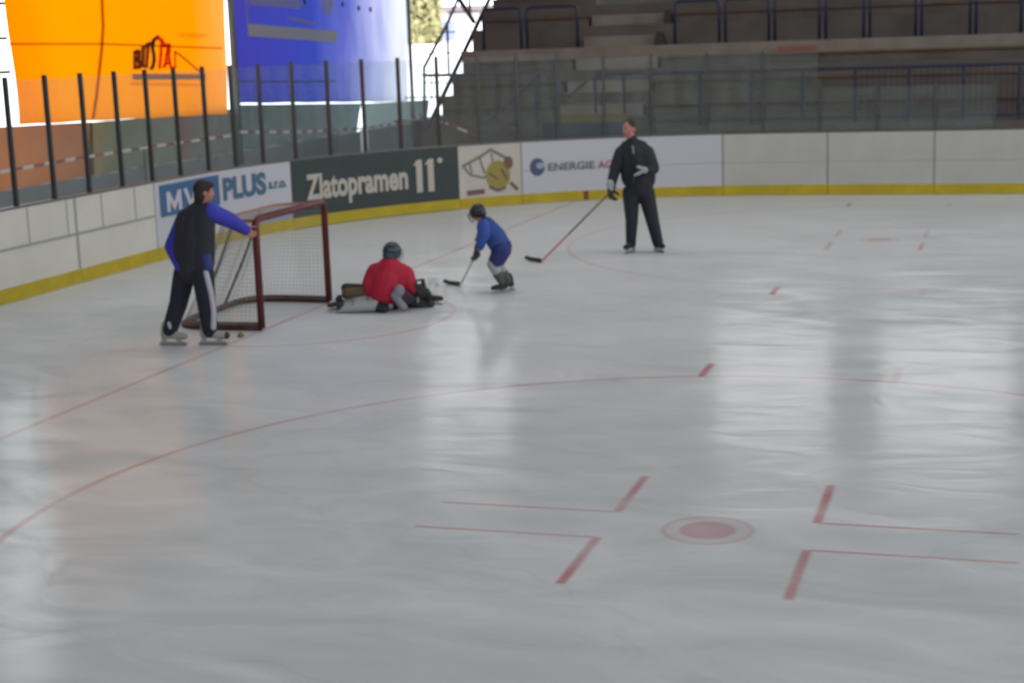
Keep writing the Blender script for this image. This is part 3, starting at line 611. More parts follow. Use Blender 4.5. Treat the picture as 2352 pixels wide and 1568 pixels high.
# lower blue railing
rl = empty('blue_railing', (6, 16.0, 1.18), 'long blue steel railing with thin balusters along the lower front of the grandstand', 'railing')
xs_ = [1.77+1.035*k for k in range(-1, 11)]
q = MB(); q.tube([(xs_[0], 16.0, 2.25), (xs_[-1], 16.0, 2.25)], .032, 10); q.build('top_rail', M_blue, rl)
q = MB(); q.tube([(xs_[0], 16.0, 1.28), (xs_[-1], 16.0, 1.28)], .018, 8); q.build('bottom_rail', M_blue, rl)
for x in xs_:
    q = MB(); q.tube([(x, 16, 1.18), (x, 16, 2.25)], .034, 10); q.build('post', M_blue, rl)
bal = 0
for a, b_ in zip(xs_[:-1], xs_[1:]):
    if a < 4.5: continue
    for i in range(1, 9):
        x = a+(b_-a)*i/9; q = MB(); q.tube([(x, 16, 1.28), (x, 16, 2.25)], .008, 6); q.build('baluster', M_blue, rl); bal += 1
M_mesh = mat('rail_panel', (70, 74, 72), .7)
# upper barrier frames
pairs = [(1110, 1196), (1210, 1326), (1550, 1652), (1666, 1766), (1780, 1882), (1897, 1984), (1998, 2103), (2117, 2228), (2242, 2345), (2360, 2460), (2474, 2575)]
FL = ['leftmost blue barrier frame beside the outer stair', 'blue barrier frame just left of the grandstand stair aisle', 'blue barrier frame just right of the grandstand stair aisle']
for k, (a, b_) in enumerate(pairs):
    yy = rows[3][0]+.05; zb = rows[3][1]+.01; xa = on_y(a, 60, yy).x; xb = on_y(b_, 60, yy).x; zt = zb+.93
    lab = FL[k] if k < 3 else ('blue barrier frame on the upper terrace, %s to the right of the stair aisle' % ['', '', '', 'second', 'third', 'fourth', 'fifth', 'sixth', 'seventh', 'eighth', 'ninth'][k])
    f = empty('crowd_barrier', ((xa+xb)/2, yy, zb), lab, 'barrier', 'blue barrier frames on the upper terrace')
    q = MB(); rr = .1
    pts = [(xa, yy, zb), (xa, yy, zt-rr)]+[(xa+rr-rr*math.cos(t), yy, zt-rr+rr*math.sin(t)) for t in (.5, 1.05)]+[(xa+rr, yy, zt), (xb-rr, yy, zt)]+[(xb-rr+rr*math.sin(t), yy, zt-rr+rr*math.cos(t)) for t in (.5, 1.05)]+[(xb, yy, zt-rr), (xb, yy, zb)]
    q.tube(pts, .033, 10); q.build('tube_frame', M_blue, f, True)
    for x in (xa, xb):
        q = MB(); q.box((x-.06, yy-.05, zb), (x+.06, yy+.05, zb+.015)); q.build('base_plate', M_blue, f)
# faded red sign and dark blocks made up for the dark flank of the stair
a = on_y(1787, 106, rows[3][0]-.04); b_ = on_y(1875, 155, rows[3][0]-.04)
tag(boxo('faded_sign', (a.x, rows[3][0]-.05, max(b_.z, rows[2][1])), (b_.x, rows[3][0]-.02, a.z), mat('sign_red', (132, 92, 82), .8)), 'faded red rectangular sign on the concrete riser of the grandstand', 'sign')
for (px, py, w_, lab) in ((1516, 88, .26, 'dark block standing for the stair aisle flank below the frames'), (1534, 38, .2, 'dark block standing for the stair aisle flank behind the frames')):
    k = 3 if py > 60 else 4; yy, zz = rows[k]; p_ = on_y(px, py, yy+.2)
    q = MB(); q.add([(p_.x-w_/2, yy+.12, zz+.01), (p_.x+w_/2, yy+.12, zz+.01), (p_.x+w_/2, yy+.4, zz+.01), (p_.x-w_/2, yy+.4, zz+.01), (p_.x-w_*.3, yy+.16, zz+.3), (p_.x+w_*.2, yy+.16, zz+.3), (p_.x+w_*.2, yy+.36, zz+.3), (p_.x-w_*.3, yy+.36, zz+.3)],
                  [(0, 3, 2, 1), (4, 5, 6, 7), (0, 1, 5, 4), (1, 2, 6, 5), (2, 3, 7, 6), (3, 0, 4, 7)])
    tag(q.build('stair_flank_stand_in', mat('flank_dark', (34, 36, 38), .6)), lab, 'box')  # made-up blocks for the dark stair flank, not real boxes
# access stair with handrails at the left foot of the stand
sr = empty('stair_railing', (on_y(1230, 300, 15.2).x, 15.2, -.03), 'grey-blue sloping stair handrails and gate frame behind the corner glass', 'railing')
def ytube(name, pts, Y, r=.025, m=M_blue, parent=sr):
    q_ = MB(); q_.tube([on_y(a, b__, Y) for a, b__ in pts], r, 8); return q_.build(name, m, parent)
M_gb = mat('rail_greyblue', (62, 70, 84), .5)
ytube('handrail', [(1108, 292), (1232, 176), (1240, 170)], 15.2, .028, M_gb); ytube('handrail', [(1110, 330), (1236, 238)], 15.2, .028, M_gb)
ytube('handrail', [(1286, 238), (1364, 173)], 15.3, .028, M_gb)
ytube('gate_frame', [(1234, 330), (1230, 172), (1282, 168), (1287, 320)], 15.2, .03, M_gb); ytube('gate_crossbar', [(1232, 238), (1284, 234)], 15.2, .022, M_gb)
ytube('gate_crossbar', [(1233, 300), (1286, 296)], 15.2, .022, M_gb); ytube('gate_upright', [(1260, 300), (1258, 170)], 15.2, .02, M_gb)
ytube('top_rail', [(980, 172), (1100, 171), (1232, 168)], 16.4, .022, M_gb); ytube('top_rail', [(1364, 172), (1478, 166)], 16.0, .026, M_blue)
for px in (1135, 1180): ytube('post', [(px, 170), (px+3, 285)], 16.3, .022, M_gb)
for px in (1366, 1432): ytube('post', [(px, 172), (px+3, 285)], 16.0, .028, M_blue)
# outer stair block: treads rising behind the handrails
q = MB()
for k in range(6):
    xa = on_y(1120, 300, 15.3).x+k*.24; q.box((xa, 15.35, -.03), (on_y(1236, 300, 15.3).x+.3, 15.93, .2*(k+1)))
tag(q.build('access_steps', M_conc_d), 'dark concrete access steps at the left foot of the grandstand', 'steps')
# team bench behind the glass
bx = on_y(1250, 300, 14.6).x; bx2 = on_y(1432, 300, 14.6).x
tb = empty('team_bench', ((bx+bx2)/2, 14.6, -.03), 'dark blue team bench with yellow backrest behind the glass left of the standing man', 'bench')
boxo('front_panel', (bx, 14.5, -.03), (bx2, 14.54, 1.36), mat('bench_navy', (46, 54, 78), .6), tb); boxo('seat', (bx, 14.54, .45), (bx2, 14.95, .5), MATS['bench_navy'], tb)
boxo('backrest', (bx+.25, 15.0, .5), (bx2, 15.04, 1.5), mat('bench_yellow', (104, 98, 44), .6), tb)

# outer steel stair beside the stand
os_ = empty('outer_stair', (-4.6, 17, -.03), 'dark steel stair with diagonal handrail silhouetted against the bright opening', 'stair')
def xtube(name, pts, X, r, parent=os_, m=M_steel):
    q_ = MB(); q_.tube([on_x(a, b__, X) for a, b__ in pts], r, 8); return q_.build(name, m, parent)
q = MB(); a = on_x(1001, 255, -4.42); b_ = on_x(1129, -12, -4.42); d = (b_-a).normalized(); q.bar(a-d*1.0, b_+d*4, .06, .1); q.build('stringer', M_steel, os_)
xtube('handrail', [(975, 250), (974, 155), (1027, 55), (1056, -12)], -5.3, .04); xtube('mid_rail', [(975, 173), (1050, 172)], -5.3, .04); xtube('mid_rail', [(976, 190), (1040, 190)], -5.3, .016)
xtube('baluster', [(1031, 170), (1027, 55)], -5.3, .034); xtube('baluster', [(1080, 36), (1077, -20)], -5.3, .038)
xtube('brace', [(1052, -6), (1088, 50)], -5.3, .06); xtube('baluster', [(992, 250), (990, 172)], -5.3, .018)
q = MB()
for k in range(7):
    yy = rows[0][0]+.2+k*RUN; zz = rows[0][1]+k*RISE; q.box((-5.25, yy, zz-.03), (-4.48, yy+.28, zz))
q.build('treads', M_steel, os_)
xtube('support_leg', [(976, 330), (975, 250)], -5.3, .03)
# block under the stair
a = on_x(960, 225, -5.3)
tag(boxo('wall_stand_foot', (-5.4, 18.4, -.03), (XL-.02, 22, 1.30), M_conc_d), kind='structure')
# stepped side wall of the stand silhouetted at its left end
#STAND_END

# ------------------------------------------------------------------ goal
gl = empty('ice_hockey_goal', (0, 0, 0), 'red framed ice hockey goal with pale net', 'goal')
def arc(c, r, a0, a1, n=6): return [(c[0]+r*math.cos(a0+(a1-a0)*k/n), c[1]+r*math.sin(a0+(a1-a0)*k/n)) for k in range(n+1)]
PI = math.pi
base = [(0, -.915)]+[(-.2, -.93), (-.45, -.94)]+arc((-.72, -.56), .38, 1.5*PI, PI, 8)[0:]+[(-1.1, 0)]+arc((-.72, .56), .38, PI, .5*PI, 8)+[(-.45, .94), (-.2, .93), (0, .915)]
topc = [(0, -.915)]+[(-.1, -.9), (-.2, -.88)]+arc((-.25, -.6), .28, 1.5*PI, PI, 8)+[(-.53, 0)]+arc((-.25, .6), .28, PI, .5*PI, 8)+[(-.2, .88), (-.1, .9), (0, .915)]
q = MB(); q.tube([(0, -.915, 0.03), (0, -.915, 1.14), (0, -.895, 1.19), (0, -.85, 1.22), (0, .85, 1.22), (0, .895, 1.19), (0, .915, 1.14), (0, .915, 0.03)], .04, 12)
q.build('post_and_crossbar', M_red, gl, True)
q = MB(); q.tube([(x, y_, .03) for x, y_ in base], .028, 8); q.build('base_frame', mat('goal_base', (72, 36, 32), .5, noise=.3, nscale=9), gl, True)
q = MB(); q.tube([(x, y_*.97, 1.2) for x, y_ in topc], .02, 8); q.build('top_frame', mat('goal_top', (150, 100, 88), .5), gl, True)
for yy in (-.32, .32):
    q = MB(); q.tube([(-.53, yy, 1.2), (-.8, yy, .6), (-1.1, yy, .03)], .018, 8); q.build('back_support', mat('goal_back_bar', (96, 92, 86), .5), gl, True)
def resample(P, n):
    P = np.array(P); d = np.r_[0, np.cumsum(np.hypot(*np.diff(P, axis=0).T))]; t = np.linspace(0, d[-1], n); return np.stack([np.interp(t, d, P[:, 0]), np.interp(t, d, P[:, 1])], 1)
nA, nB_ = 76, 26
A_ = resample(base, nA); T_ = resample(topc, nA)
vs = []; fs = []
for j in range(nB_+1):
    v = j/nB_
    for i in range(nA):
        sag = .05*math.sin(PI*v)*(.5+.5*math.sin(i*.7))*(0 if i in (0, nA-1) else 1)
        x = A_[i][0]*(1-v)+T_[i][0]*v*1.0; y_ = A_[i][1]*(1-v)+T_[i][1]*.97*v
        vs.append((x+sag*.6, y_*(1-sag*.3), .03+1.17*v))
for j in range(nB_):
    for i in range(nA-1):
        a = j*nA+i; fs.append((a, a+1, a+nA+1, a+nA))
b0_ = len(vs); nx = 10; ny = 34
for j in range(ny+1):
    yy = -.87+1.74*j/ny
    ext = .53 if abs(yy) < .55 else .53-.28*(1-math.sqrt(max(0, 1-((abs(yy)-.55)/.33)**2)))
    for i in range(nx+1): vs.append((-ext*i/nx, yy, 1.205-.02*math.sin(PI*i/nx)))
for j in range(ny):
    for i in range(nx):
        a = b0_+j*(nx+1)+i; fs.append((a, a+1, a+nx+2, a+nx+1))
me = bpy.data.meshes.new('net'); me.from_pydata(vs, [], fs); me.update()
no = link('net', me, mat('net_cord', (168, 166, 160), .9), gl); md = no.modifiers.new('cord', 'WIREFRAME'); md.thickness = .0046; md.use_even_offset = False
# net skirt laced to the base
q = MB(); vs = []; n = 60; Bc = resample(base, n)
for i in range(n): vs += [(Bc[i][0]*.985, Bc[i][1]*.985, .035), (Bc[i][0]*.96, Bc[i][1]*.97, .09), (Bc[i][0]*.95, Bc[i][1]*.965, .09), (Bc[i][0]*.975, Bc[i][1]*.98, .035)]
q.add(vs, [(4*i+k, 4*i+(k+1) % 4, 4*i+4+(k+1) % 4, 4*i+4+k) for i in range(n-1) for k in range(4)]); q.build('net_skirt', mat('skirt_canvas', (104, 92, 86), .9, noise=.3, nscale=14), gl)
# small orange stub on the ice by the post
q = MB(); c = on_z(553, 774); q.tube([(c.x, c.y, .002), (c.x, c.y, .03)], .035, 16); q.tube([(c.x, c.y, .03), (c.x, c.y, .055)], .018, 12)
tag(q.build('orange_stub', mat('stub_orange', (150, 98, 62), .6)), 'small orange-brown stub lying on the ice in front of the left goal post', 'stub')

# ------------------------------------------------------------------ figures
def capsule(q_, p0, r0, p1, r1, n=14):
    p0 = Vector(p0); p1 = Vector(p1); d = p1-p0; L = d.length
    if L < 1e-5: return ell(q_, p0, (r0, r0, r0))
    d.normalize(); a = Vector((0, 0, 1)) if abs(d.z) < .9 else Vector((1, 0, 0)); u = d.cross(a).normalized(); v = d.cross(u)
    rings = []
    for t in (-.97, -.8, -.5, 0): rings.append((p0+d*r0*t, r0*math.sqrt(1-t*t)))
    for t in (0, .5, .8, .97): rings.append((p1+d*r1*t, r1*math.sqrt(1-t*t)))
    vs = [c+u*math.cos(2*PI*k/n)*r_+v*math.sin(2*PI*k/n)*r_ for c, r_ in rings for k in range(n)]; fs = []
    for i in range(len(rings)-1):
        for k in range(n): fs.append((i*n+k, i*n+(k+1) % n, (i+1)*n+(k+1) % n, (i+1)*n+k))
    fs += [tuple(range(n))[::-1], tuple(range((len(rings)-1)*n, len(rings)*n))]; q_.add(vs, fs)
def ell(q_, c, r, ax=None, n=16):
    c = Vector(c); ax = ax or (Vector((1, 0, 0)), Vector((0, 1, 0)), Vector((0, 0, 1))); vs = []; fs = []; m_ = 10
    for i in range(m_+1):
        th = PI*(i+.02*(1 if i == 0 else -1 if i == m_ else 0)*5)/m_
        for k in range(n):
            ph = 2*PI*k/n; x, y_, z_ = math.sin(th)*math.cos(ph), math.sin(th)*math.sin(ph), math.cos(th)
            vs.append(c+ax[0]*x*r[0]+ax[1]*y_*r[1]+ax[2]*z_*r[2])
    for i in range(m_):
        for k in range(n): fs.append((i*n+k, i*n+(k+1) % n, (i+1)*n+(k+1) % n, (i+1)*n+k))
    fs += [tuple(range(n))[::-1], tuple(range(m_*n, (m_+1)*n))]; q_.add(vs, fs)
def chain(q_, pts):
    for (a, ra), (b__, rb) in zip(pts[:-1], pts[1:]): capsule(q_, a, ra, b__, rb)
def skin(name, q_, m, parent, voxel=.012, sm=6, clampz=None):
    me = bpy.data.meshes.new(name); me.from_pydata(q_.v, [], q_.f); me.update()
    bm = bmesh.new(); bm.from_mesh(me); bmesh.ops.recalc_face_normals(bm, faces=bm.faces); bm.to_mesh(me); bm.free()
    ob = bpy.data.objects.new('tmp', me); COL.objects.link(ob)
    md = ob.modifiers.new('r', 'REMESH'); md.mode = 'VOXEL'; md.voxel_size = voxel
    if sm: ms = ob.modifiers.new('s', 'SMOOTH'); ms.iterations = sm; ms.factor = .5
    bpy.context.view_layer.update()
    m2 = bpy.data.meshes.new_from_object(ob.evaluated_get(bpy.context.evaluated_depsgraph_get())); bpy.data.objects.remove(ob)
    if clampz is not None:
        for v in m2.vertices: v.co.z = max(v.co.z, clampz)
    m2.name = name; return link(name, m2, m, parent, True)
def frame(px, py, z=0.):
    """anchor on the ice; returns J(px,py,d): point at the anchor's depth, d metres farther along the view"""
    A = on_z(px, py, z); fh = Vector((FW.x, FW.y, 0)).normalized(); dep = (A-Vector(CP)).dot(fh)
    def J(a, b__, d=0.):
        r_ = ray(a, b__); return Vector(CP)+r_*((dep+d)/r_.dot(fh))
    return A, J
FH = Vector((FW.x, FW.y, 0)).normalized(); RH = Vector((RT.x, RT.y, 0)).normalized(); ZU = Vector((0, 0, 1))
def head_parts(q_, c, f, s=1., up=ZU):
    """skin of the head: c centre, f facing; about 0.23 m high at s=1"""
    up = (up-f*up.dot(f)).normalized(); rt = f.cross(up).normalized(); ax = (rt, f, up)
    ell(q_, c+up*.025*s-f*.01*s, (.075*s, .095*s, .095*s), ax)
    ell(q_, c-up*.045*s+f*.022*s, (.055*s, .062*s, .065*s), ax)
    ell(q_, c+f*.088*s-up*.02*s, (.012*s, .02*s, .022*s), ax)
    ell(q_, c+f*.08*s-up*.002*s, (.008*s, .012*s, .024*s), ax)
    for sg in (-1, 1):
        ell(q_, c+rt*sg*.078*s-up*.008*s-f*.01*s, (.012*s, .02*s, .03*s), ax)
        ell(q_, c+rt*sg*.03*s+up*.024*s+f*.075*s, (.022*s, .01*s, .008*s), ax)
        ell(q_, c+rt*sg*.035*s-up*.03*s+f*.055*s, (.024*s, .022*s, .024*s), ax)
    return rt, up
def face_parts(root, c, f, rt, up, s=1.):
    ax = (rt, f, up)
    for sg in (-1, 1):
        q_ = MB(); ell(q_, c+rt*sg*.03*s+up*.006*s+f*.078*s, (.012*s, .01*s, .009*s), ax, 10); q_.build('eye', mat('eye_white', (200, 196, 190), .3), root, True)
        q_ = MB(); ell(q_, c+rt*sg*.03*s+up*.006*s+f*.087*s, (.005*s, .004*s, .006*s), ax, 8); q_.build('iris', mat('iris_dark', (40, 30, 26), .3), root, True)
    q_ = MB(); ell(q_, c-up*.055*s+f*.078*s, (.024*s, .01*s, .006*s), ax, 10); q_.build('mouth', mat('lip', (150, 74, 70), .5), root, True)
def hand_parts(q_, wr, d, pn, s=1., curl=1., thick=1., tip=None):
    """wr wrist, d direction along the hand, pn palm normal; five separate fingers"""
    d = d.normalized(); pn = (pn-d*pn.dot(d)).normalized(); sd = d.cross(pn)
    for t in (-.028, -.009, .01, .028): capsule(q_, wr+sd*t*.6*s, .014*s*thick, wr+d*.085*s+sd*t*s, .0125*s*thick)
    for k, (t, L) in enumerate(((-.033, .9), (-.011, 1.), (.011, .95), (.033, .75))):
        p_ = wr+d*.088*s+sd*t*s; dd = d.copy()
        for seg, ln in enumerate((.042, .028, .022)):
            ang = curl*(.55, .95, .8)[seg]; dd = (dd*math.cos(ang)+pn*math.sin(ang)).normalized() if ang else dd
            p2 = p_+dd*ln*L*s; capsule(q_, p_, .0095*s*thick, p2, .0085*s*thick, 10); p_ = p2
            pnn = None
            # rotate palm normal with the bend
            a_ = ang; pn2 = (pn*math.cos(a_)-dd*0).normalized()
    p_ = wr+d*.03*s-sd*.03*s; td = (d*.7-sd*.65+pn*.35*curl).normalized()
    for ln in (.04, .032, .026):
        p2 = p_+td*ln*s; capsule(q_, p_, .0115*s*thick, p2, .0095*s*thick, 10); p_ = p2; td = (td+pn*.45*curl+sd*.25*curl).normalized()
def skate(root, ankle, toe_dir, boot_m, sole_z=.0, s=1., name='skate', tilt=0., blade_m=None, toe_cap=None):
    """boot above a blade holder; ankle = centre of the ankle, blade stands on z=sole_z"""
    t = Vector((toe_dir.x, toe_dir.y, 0)).normalized(); base_ = Vector((ankle.x, ankle.y, sole_z)); q_ = MB(); h = .105*s
    chain(q_, [(base_-t*.07*s+ZU*h, .038*s), (base_+t*.06*s+ZU*(h-.002), .042*s), (base_+t*.15*s+ZU*(h-.012*s), .036*s)])
    chain(q_, [(base_-t*.06*s+ZU*h, .042*s), (base_-t*.045*s+ZU*(h+.10*s), .046*s), (ankle*1.0+ZU*.02-t*.02*s, .05*s)])
    b__ = skin(name, q_, boot_m, root, .009*s, 4)
    q_ = MB()
    for u in (-.07, .09): q_.bar(base_+t*u*s+ZU*.028*s, base_+t*u*s+ZU*(h-.03*s), .03*s, .05*s, up=t)
    q_.bar(base_-t*.11*s+ZU*.03*s, base_+t*.155*s+ZU*.03*s, .014*s, .018*s); q_.build('blade_holder', mat('holder_grey', (150, 152, 154), .5), b__)
    q_ = MB(); q_.bar(base_-t*.125*s+ZU*.012*s, base_+t*.165*s+ZU*.012*s, .004, .024*s); q_.tube([base_+t*.165*s+ZU*.012*s, base_+t*.185*s+ZU*.032*s], .004, 6); q_.build('steel_blade', mat('blade_steel', (150, 152, 155), .3, metal=.8), b__)
    q_ = MB()
    for k in range(5):
        c_ = base_+t*(.0+.024*k)*s+ZU*(h+.048*s-.006*k*s); sd = t.cross(ZU); q_.tube([c_-sd*.022*s, c_+ZU*.004, c_+sd*.022*s], .004*s, 5)
    q_.build('laces', mat('lace_white', (190, 190, 186), .7), b__)
    if toe_cap:
        q_ = MB(); ell(q_, base_+t*.162*s+ZU*(h-.012*s), (.034*s, .034*s, .034*s)); q_.build('toe_cap', toe_cap, b__, True)
    return b__
def stick(name, top, heel, tip, lab, m_shaft, m_low, m_blade, frac=.3, th=.022):
    r_ = empty(name, tuple(heel), lab, 'hockey stick')
    mid = heel+(top-heel)*frac; q_ = MB(); q_.bar(mid, top, th*1.25, th); q_.build('shaft', m_shaft, r_, bevel=.003)
    q_ = MB(); q_.bar(heel, mid, th*1.25, th); q_.build('lower_shaft', m_low, r_, bevel=.003)
    q_ = MB(); d = (tip-heel); L = d.length; d.normalize(); up = ZU; sd = d.cross(up).normalized(); vs = []; n = 7
    for i in range(n+1):
        u = i/n; c_ = heel+d*L*u+sd*.02*u*u; hh = .062-.012*u if i < n else .03
        z0_ = .004+(.012*(u > .85)); bot = Vector((c_.x, c_.y, z0_)); tp_ = Vector((c_.x, c_.y, z0_+hh))
        vs += [bot-sd*.006, bot+sd*.006, tp_+sd*.006, tp_-sd*.006]
    q_.add(vs, [(4*i+k, 4*i+(k+1) % 4, 4*i+4+(k+1) % 4, 4*i+4+k) for i in range(n) for k in range(4)]+[(0, 1, 2, 3), (4*n+3, 4*n+2, 4*n+1, 4*n)])
    q_.build('blade', m_blade, r_)
    q_ = MB(); q_.bar(top-(top-heel).normalized()*.12, top+(top-heel).normalized()*.01, th*1.35, th*1.15); q_.build('grip_tape', mat('grip_tape', (60, 60, 60), .8), r_)
    return r_

M_skin = mat('skin', (176, 118, 104), .55, noise=.05, nscale=20)
M_hair = mat('hair_dark', (34, 28, 28), .7, noise=.3, nscale=40, bump=.4)
M_darkj = mat('jacket_charcoal', (38, 38, 50), .8, noise=.12, nscale=14, bump=.25)
M_slv = mat('sleeve_blue', (52, 54, 168), .75, noise=.12, nscale=12, bump=.25)
M_trk = mat('trousers_navy', (26, 27, 42), .8, noise=.12, nscale=14, bump=.2)
M_stripe = mat('stripe_white', (176, 176, 190), .7)

# ---- man at the goal --------------------------------------------------------
A, J = frame(440, 792)
man = empty('person', tuple(A), 'man in charcoal jacket with blue sleeves and striped trousers holding the goal post', 'person')
hc = J(470, 441, 0.0); fc = (RH*.93+FH*.32-ZU*.12).normalized()
neck = J(461, 470, .02); chest = J(452, 512, .02); belly = J(447, 566, .02); pel = J(445, 612, .02)
sR = J(484, 487, -.02); eR = J(527, 505, .24); wR = J(565, 529, .52)
sL = J(424, 498, .16); eL = J(396, 566, .13); wL = J(414, 612, -.02)
hipL = J(424, 628, .07); kL = J(410, 696, .08); aL = J(391, 762, .02)
hipR = J(466, 628, -.06); kR = J(474, 696, -.08); aR = J(483, 764, -.04)
q = MB(); rt_, up_ = head_parts(q, hc, fc, 1.0)
chain(q, [(hc-ZU*.05-fc*.02, .055), (neck, .06), (chest, .12), (belly, .12), (pel, .13)])
chain(q, [(chest+ZU*.05, .09), (sR, .055), (eR, .045), (wR, .03)]); chain(q, [(chest+ZU*.05, .09), (sL, .055), (eL, .045), (wL, .03)])
chain(q, [(pel, .12), (hipL, .085), (kL, .06), (aL, .045)]); chain(q, [(pel, .12), (hipR, .085), (kR, .06), (aR, .045)])
postp = Vector((0, -.915, 0)); 
pz = on_y(584, 540, -.915).z; hd = (Vector((0, -.915, pz))-wR); hd = (hd-RH*.05).normalized(); hand_parts(q, wR, hd, (RH*.9-ZU*.2), 1.05, 1.0); hand_parts(q, wL, (RH*.4-ZU*.9).normalized(), FH, 1., .6)
skin('body', q, M_skin, man, .008, 3)
face_parts(man, hc, fc, rt_, up_)
q = MB(); ell(q, hc+ZU*.035-fc*.022, (.088, .098, .095), (rt_, fc, up_)); ell(q, hc-ZU*.035-fc*.055, (.082, .062, .095), (rt_, fc, up_)); ell(q, hc+ZU*.075+fc*.03, (.075, .075, .045), (rt_, fc, up_)); skin('hair', q, M_hair, man, .008, 3)
# jacket body
q = MB(); sh = [(sL+ZU*-.02, .095), (J(452, 492, .02), .125), (sR-RH*.05, .10)]; chain(q, sh)
chain(q, [(neck+ZU*.01, .07), (J(456, 488, .02), .12), (J(448, 540, .02), .165), (J(446, 590, .02), .165), (J(446, 616, .02), .172)])
chain(q, [(J(432, 505, .05), .13), (J(428, 560, .04), .135), (J(428, 608, .05), .13)]); chain(q, [(J(468, 505, -.02), .12), (J(466, 560, -.02), .13), (J(466, 606, -.04), .125)])
skin('jacket', q, M_darkj, man, .011, 6)
q = MB(); chain(q, [(neck-ZU*.005, .074), (neck+ZU*.045+fc*.0, .068)]); skin('collar', q, M_darkj, man, .009, 2)
for nm, pts in (('sleeve', [(sR+RH*.0, .098), (eR, .086), (wR-hd*.03, .062)]), ('sleeve', [(sL+ZU*-.05-RH*.02, .088), (eL, .084), (wL, .06)])):
    q = MB(); chain(q, pts); skin(nm, q, M_slv, man, .011, 5)
q = MB(); chain(q, [(J(474, 592, -.13), .055), (J(478, 612, -.13), .055)]); skin('hem_panel', q, mat('hem_blue', (40, 56, 116), .7), man, .011, 4)
q = MB(); chain(q, [(pel-ZU*.02, .155), (hipL, .12), (kL, .098), (aL+ZU*.03, .082)]); chain(q, [(pel-ZU*.02, .155), (hipR, .12), (kR, .098), (aR+ZU*.03, .084)]); skin('trousers', q, M_trk, man, .011, 6)
# stripe down the outer right leg, seen from behind on the picture's right side
def stripe(root, J_, pts, m, r=.022):
    q_ = MB(); P = [J_(a, b__, d_) for a, b__, d_ in pts]; chain(q_, [(p_, r) for p_ in P]); return skin('side_stripe', q_, m, root, .009, 3)
stripe(man, J, [(473, 626, -.155), (484, 670, -.15), (491, 715, -.132), (490, 752, -.118)], M_stripe, .03)
stripe(man, J, [(388, 742, -.045), (391, 752, -.045)], M_stripe, .02)
M_bootg = mat('boot_grey', (150, 150, 142), .6); M_bootk = mat('boot_black', (30, 30, 32), .55)
toe = (RH*.97-FH*.22).normalized()
skate(man, Vector((aL.x, aL.y, .2)), toe, M_bootg, 0, 1.05); skate(man, Vector((aR.x, aR.y, .2)), toe, M_bootg, 0, 1.1, toe_cap=M_bootk)

# ---- standing skater with stick ---------------------------------------------
A, J = frame(1482, 579)
sk = empty('person', tuple(A), 'man in black jacket and trousers standing with a long hockey stick before the boards', 'person')
hc = J(1444, 297, 0); fc = (-FH*.80-RH*.55-ZU*.08).normalized()
neck = J(1452, 319, .02); chest = J(1457, 350, .02); pel = J(1466, 430, .02)
sA = J(1426, 350, .02); eA = J(1414, 384, -.02); wA = J(1404, 424, -.06)
sB = J(1488, 350, 0.02); eB = J(1500, 386, -.02); wB = J(1474, 394, -.2)
hA = J(1449, 442, .03); kA = J(1451, 505, -.02); aA = J(1449, 556, .0)
hB = J(1484, 442, .02); kB = J(1499, 508, -.02); aB = J(1511, 557, 0)
q = MB(); rt_, up_ = head_parts(q, hc, fc, 1.12)
chain(q, [(hc-ZU*.06-fc*.02, .06), (neck, .06), (chest, .12), (J(1462, 390, .02), .12), (pel, .13)])
chain(q, [(chest+ZU*.06, .09), (sA, .055), (eA, .045), (wA, .03)]); chain(q, [(chest+ZU*.06, .09), (sB, .055), (eB, .045), (wB, .03)])
chain(q, [(pel, .12), (hA, .085), (kA, .06), (aA, .045)]); chain(q, [(pel, .12), (hB, .085), (kB, .06), (aB, .045)])
skin('body', q, M_skin, sk, .009, 3); face_parts(sk, hc, fc, rt_, up_, 1.1)
q = MB(); ell(q, hc+up_*.055-fc*.025, (.095, .105, .085), (rt_, fc, up_)); ell(q, hc+up_*.01-fc*.06, (.088, .06, .09), (rt_, fc, up_)); skin('hair', q, mat('hair_brown', (52, 34, 32), .7, noise=.3, nscale=40, bump=.4), sk, .009, 3)
M_blk = mat('jacket_black', (30, 32, 40), .75, noise=.15, nscale=12, bump=.25); M_blk2 = mat('trousers_black', (28, 29, 42), .75, noise=.12, nscale=12, bump=.2)
q = MB(); chain(q, [(sA-ZU*.02, .085), (J(1440, 338, .02), .10), (J(1456, 334, .02), .105), (J(1473, 338, .02), .10), (sB-ZU*.02, .09)]); chain(q, [(neck+ZU*.0, .075), (J(1456, 350, .02), .16), (J(1466, 395, .02), .18), (J(1467, 418, .02), .18)])
chain(q, [(J(1440, 355, .02), .13), (J(1448, 410, .02), .13)]); chain(q, [(J(1482, 355, .02), .14), (J(1485, 412, .02), .13)])
skin('jacket', q, M_blk, sk, .011, 6)
for pts in ([(sA, .092), (eA, .086), (wA+ZU*.0, .066)], [(sB, .096), (eB, .092), (wB, .06)]):
    q = MB(); chain(q, pts); skin('sleeve', q, M_blk, sk, .011, 5)
q = MB(); chain(q, [(J(1453, 336, -.17), .016), (J(1455, 352, -.18), .016)]); skin('zip_flap', q, mat('zip_pale', (120, 118, 124), .6), sk, .007, 2)
q = MB(); chain(q, [(pel, .16), (hA, .125), (kA, .092), (aA, .074)]); chain(q, [(pel, .16), (hB, .125), (kB, .095), (aB, .08)]); chain(q, [(pel+ZU*.05-RH*.03, .15), (pel+ZU*.05+RH*.07, .15)]); skin('trousers', q, M_blk2, sk, .011, 6)
toeS = (-FH*.75-RH*.5).normalized()
skate(sk, Vector((aA.x, aA.y, .2)), toeS, M_bootk, 0, 1.05); skate(sk, Vector((aB.x, aB.y, .2)), (-FH*.9+RH*.35).normalized(), M_bootk, 0, 1.05)
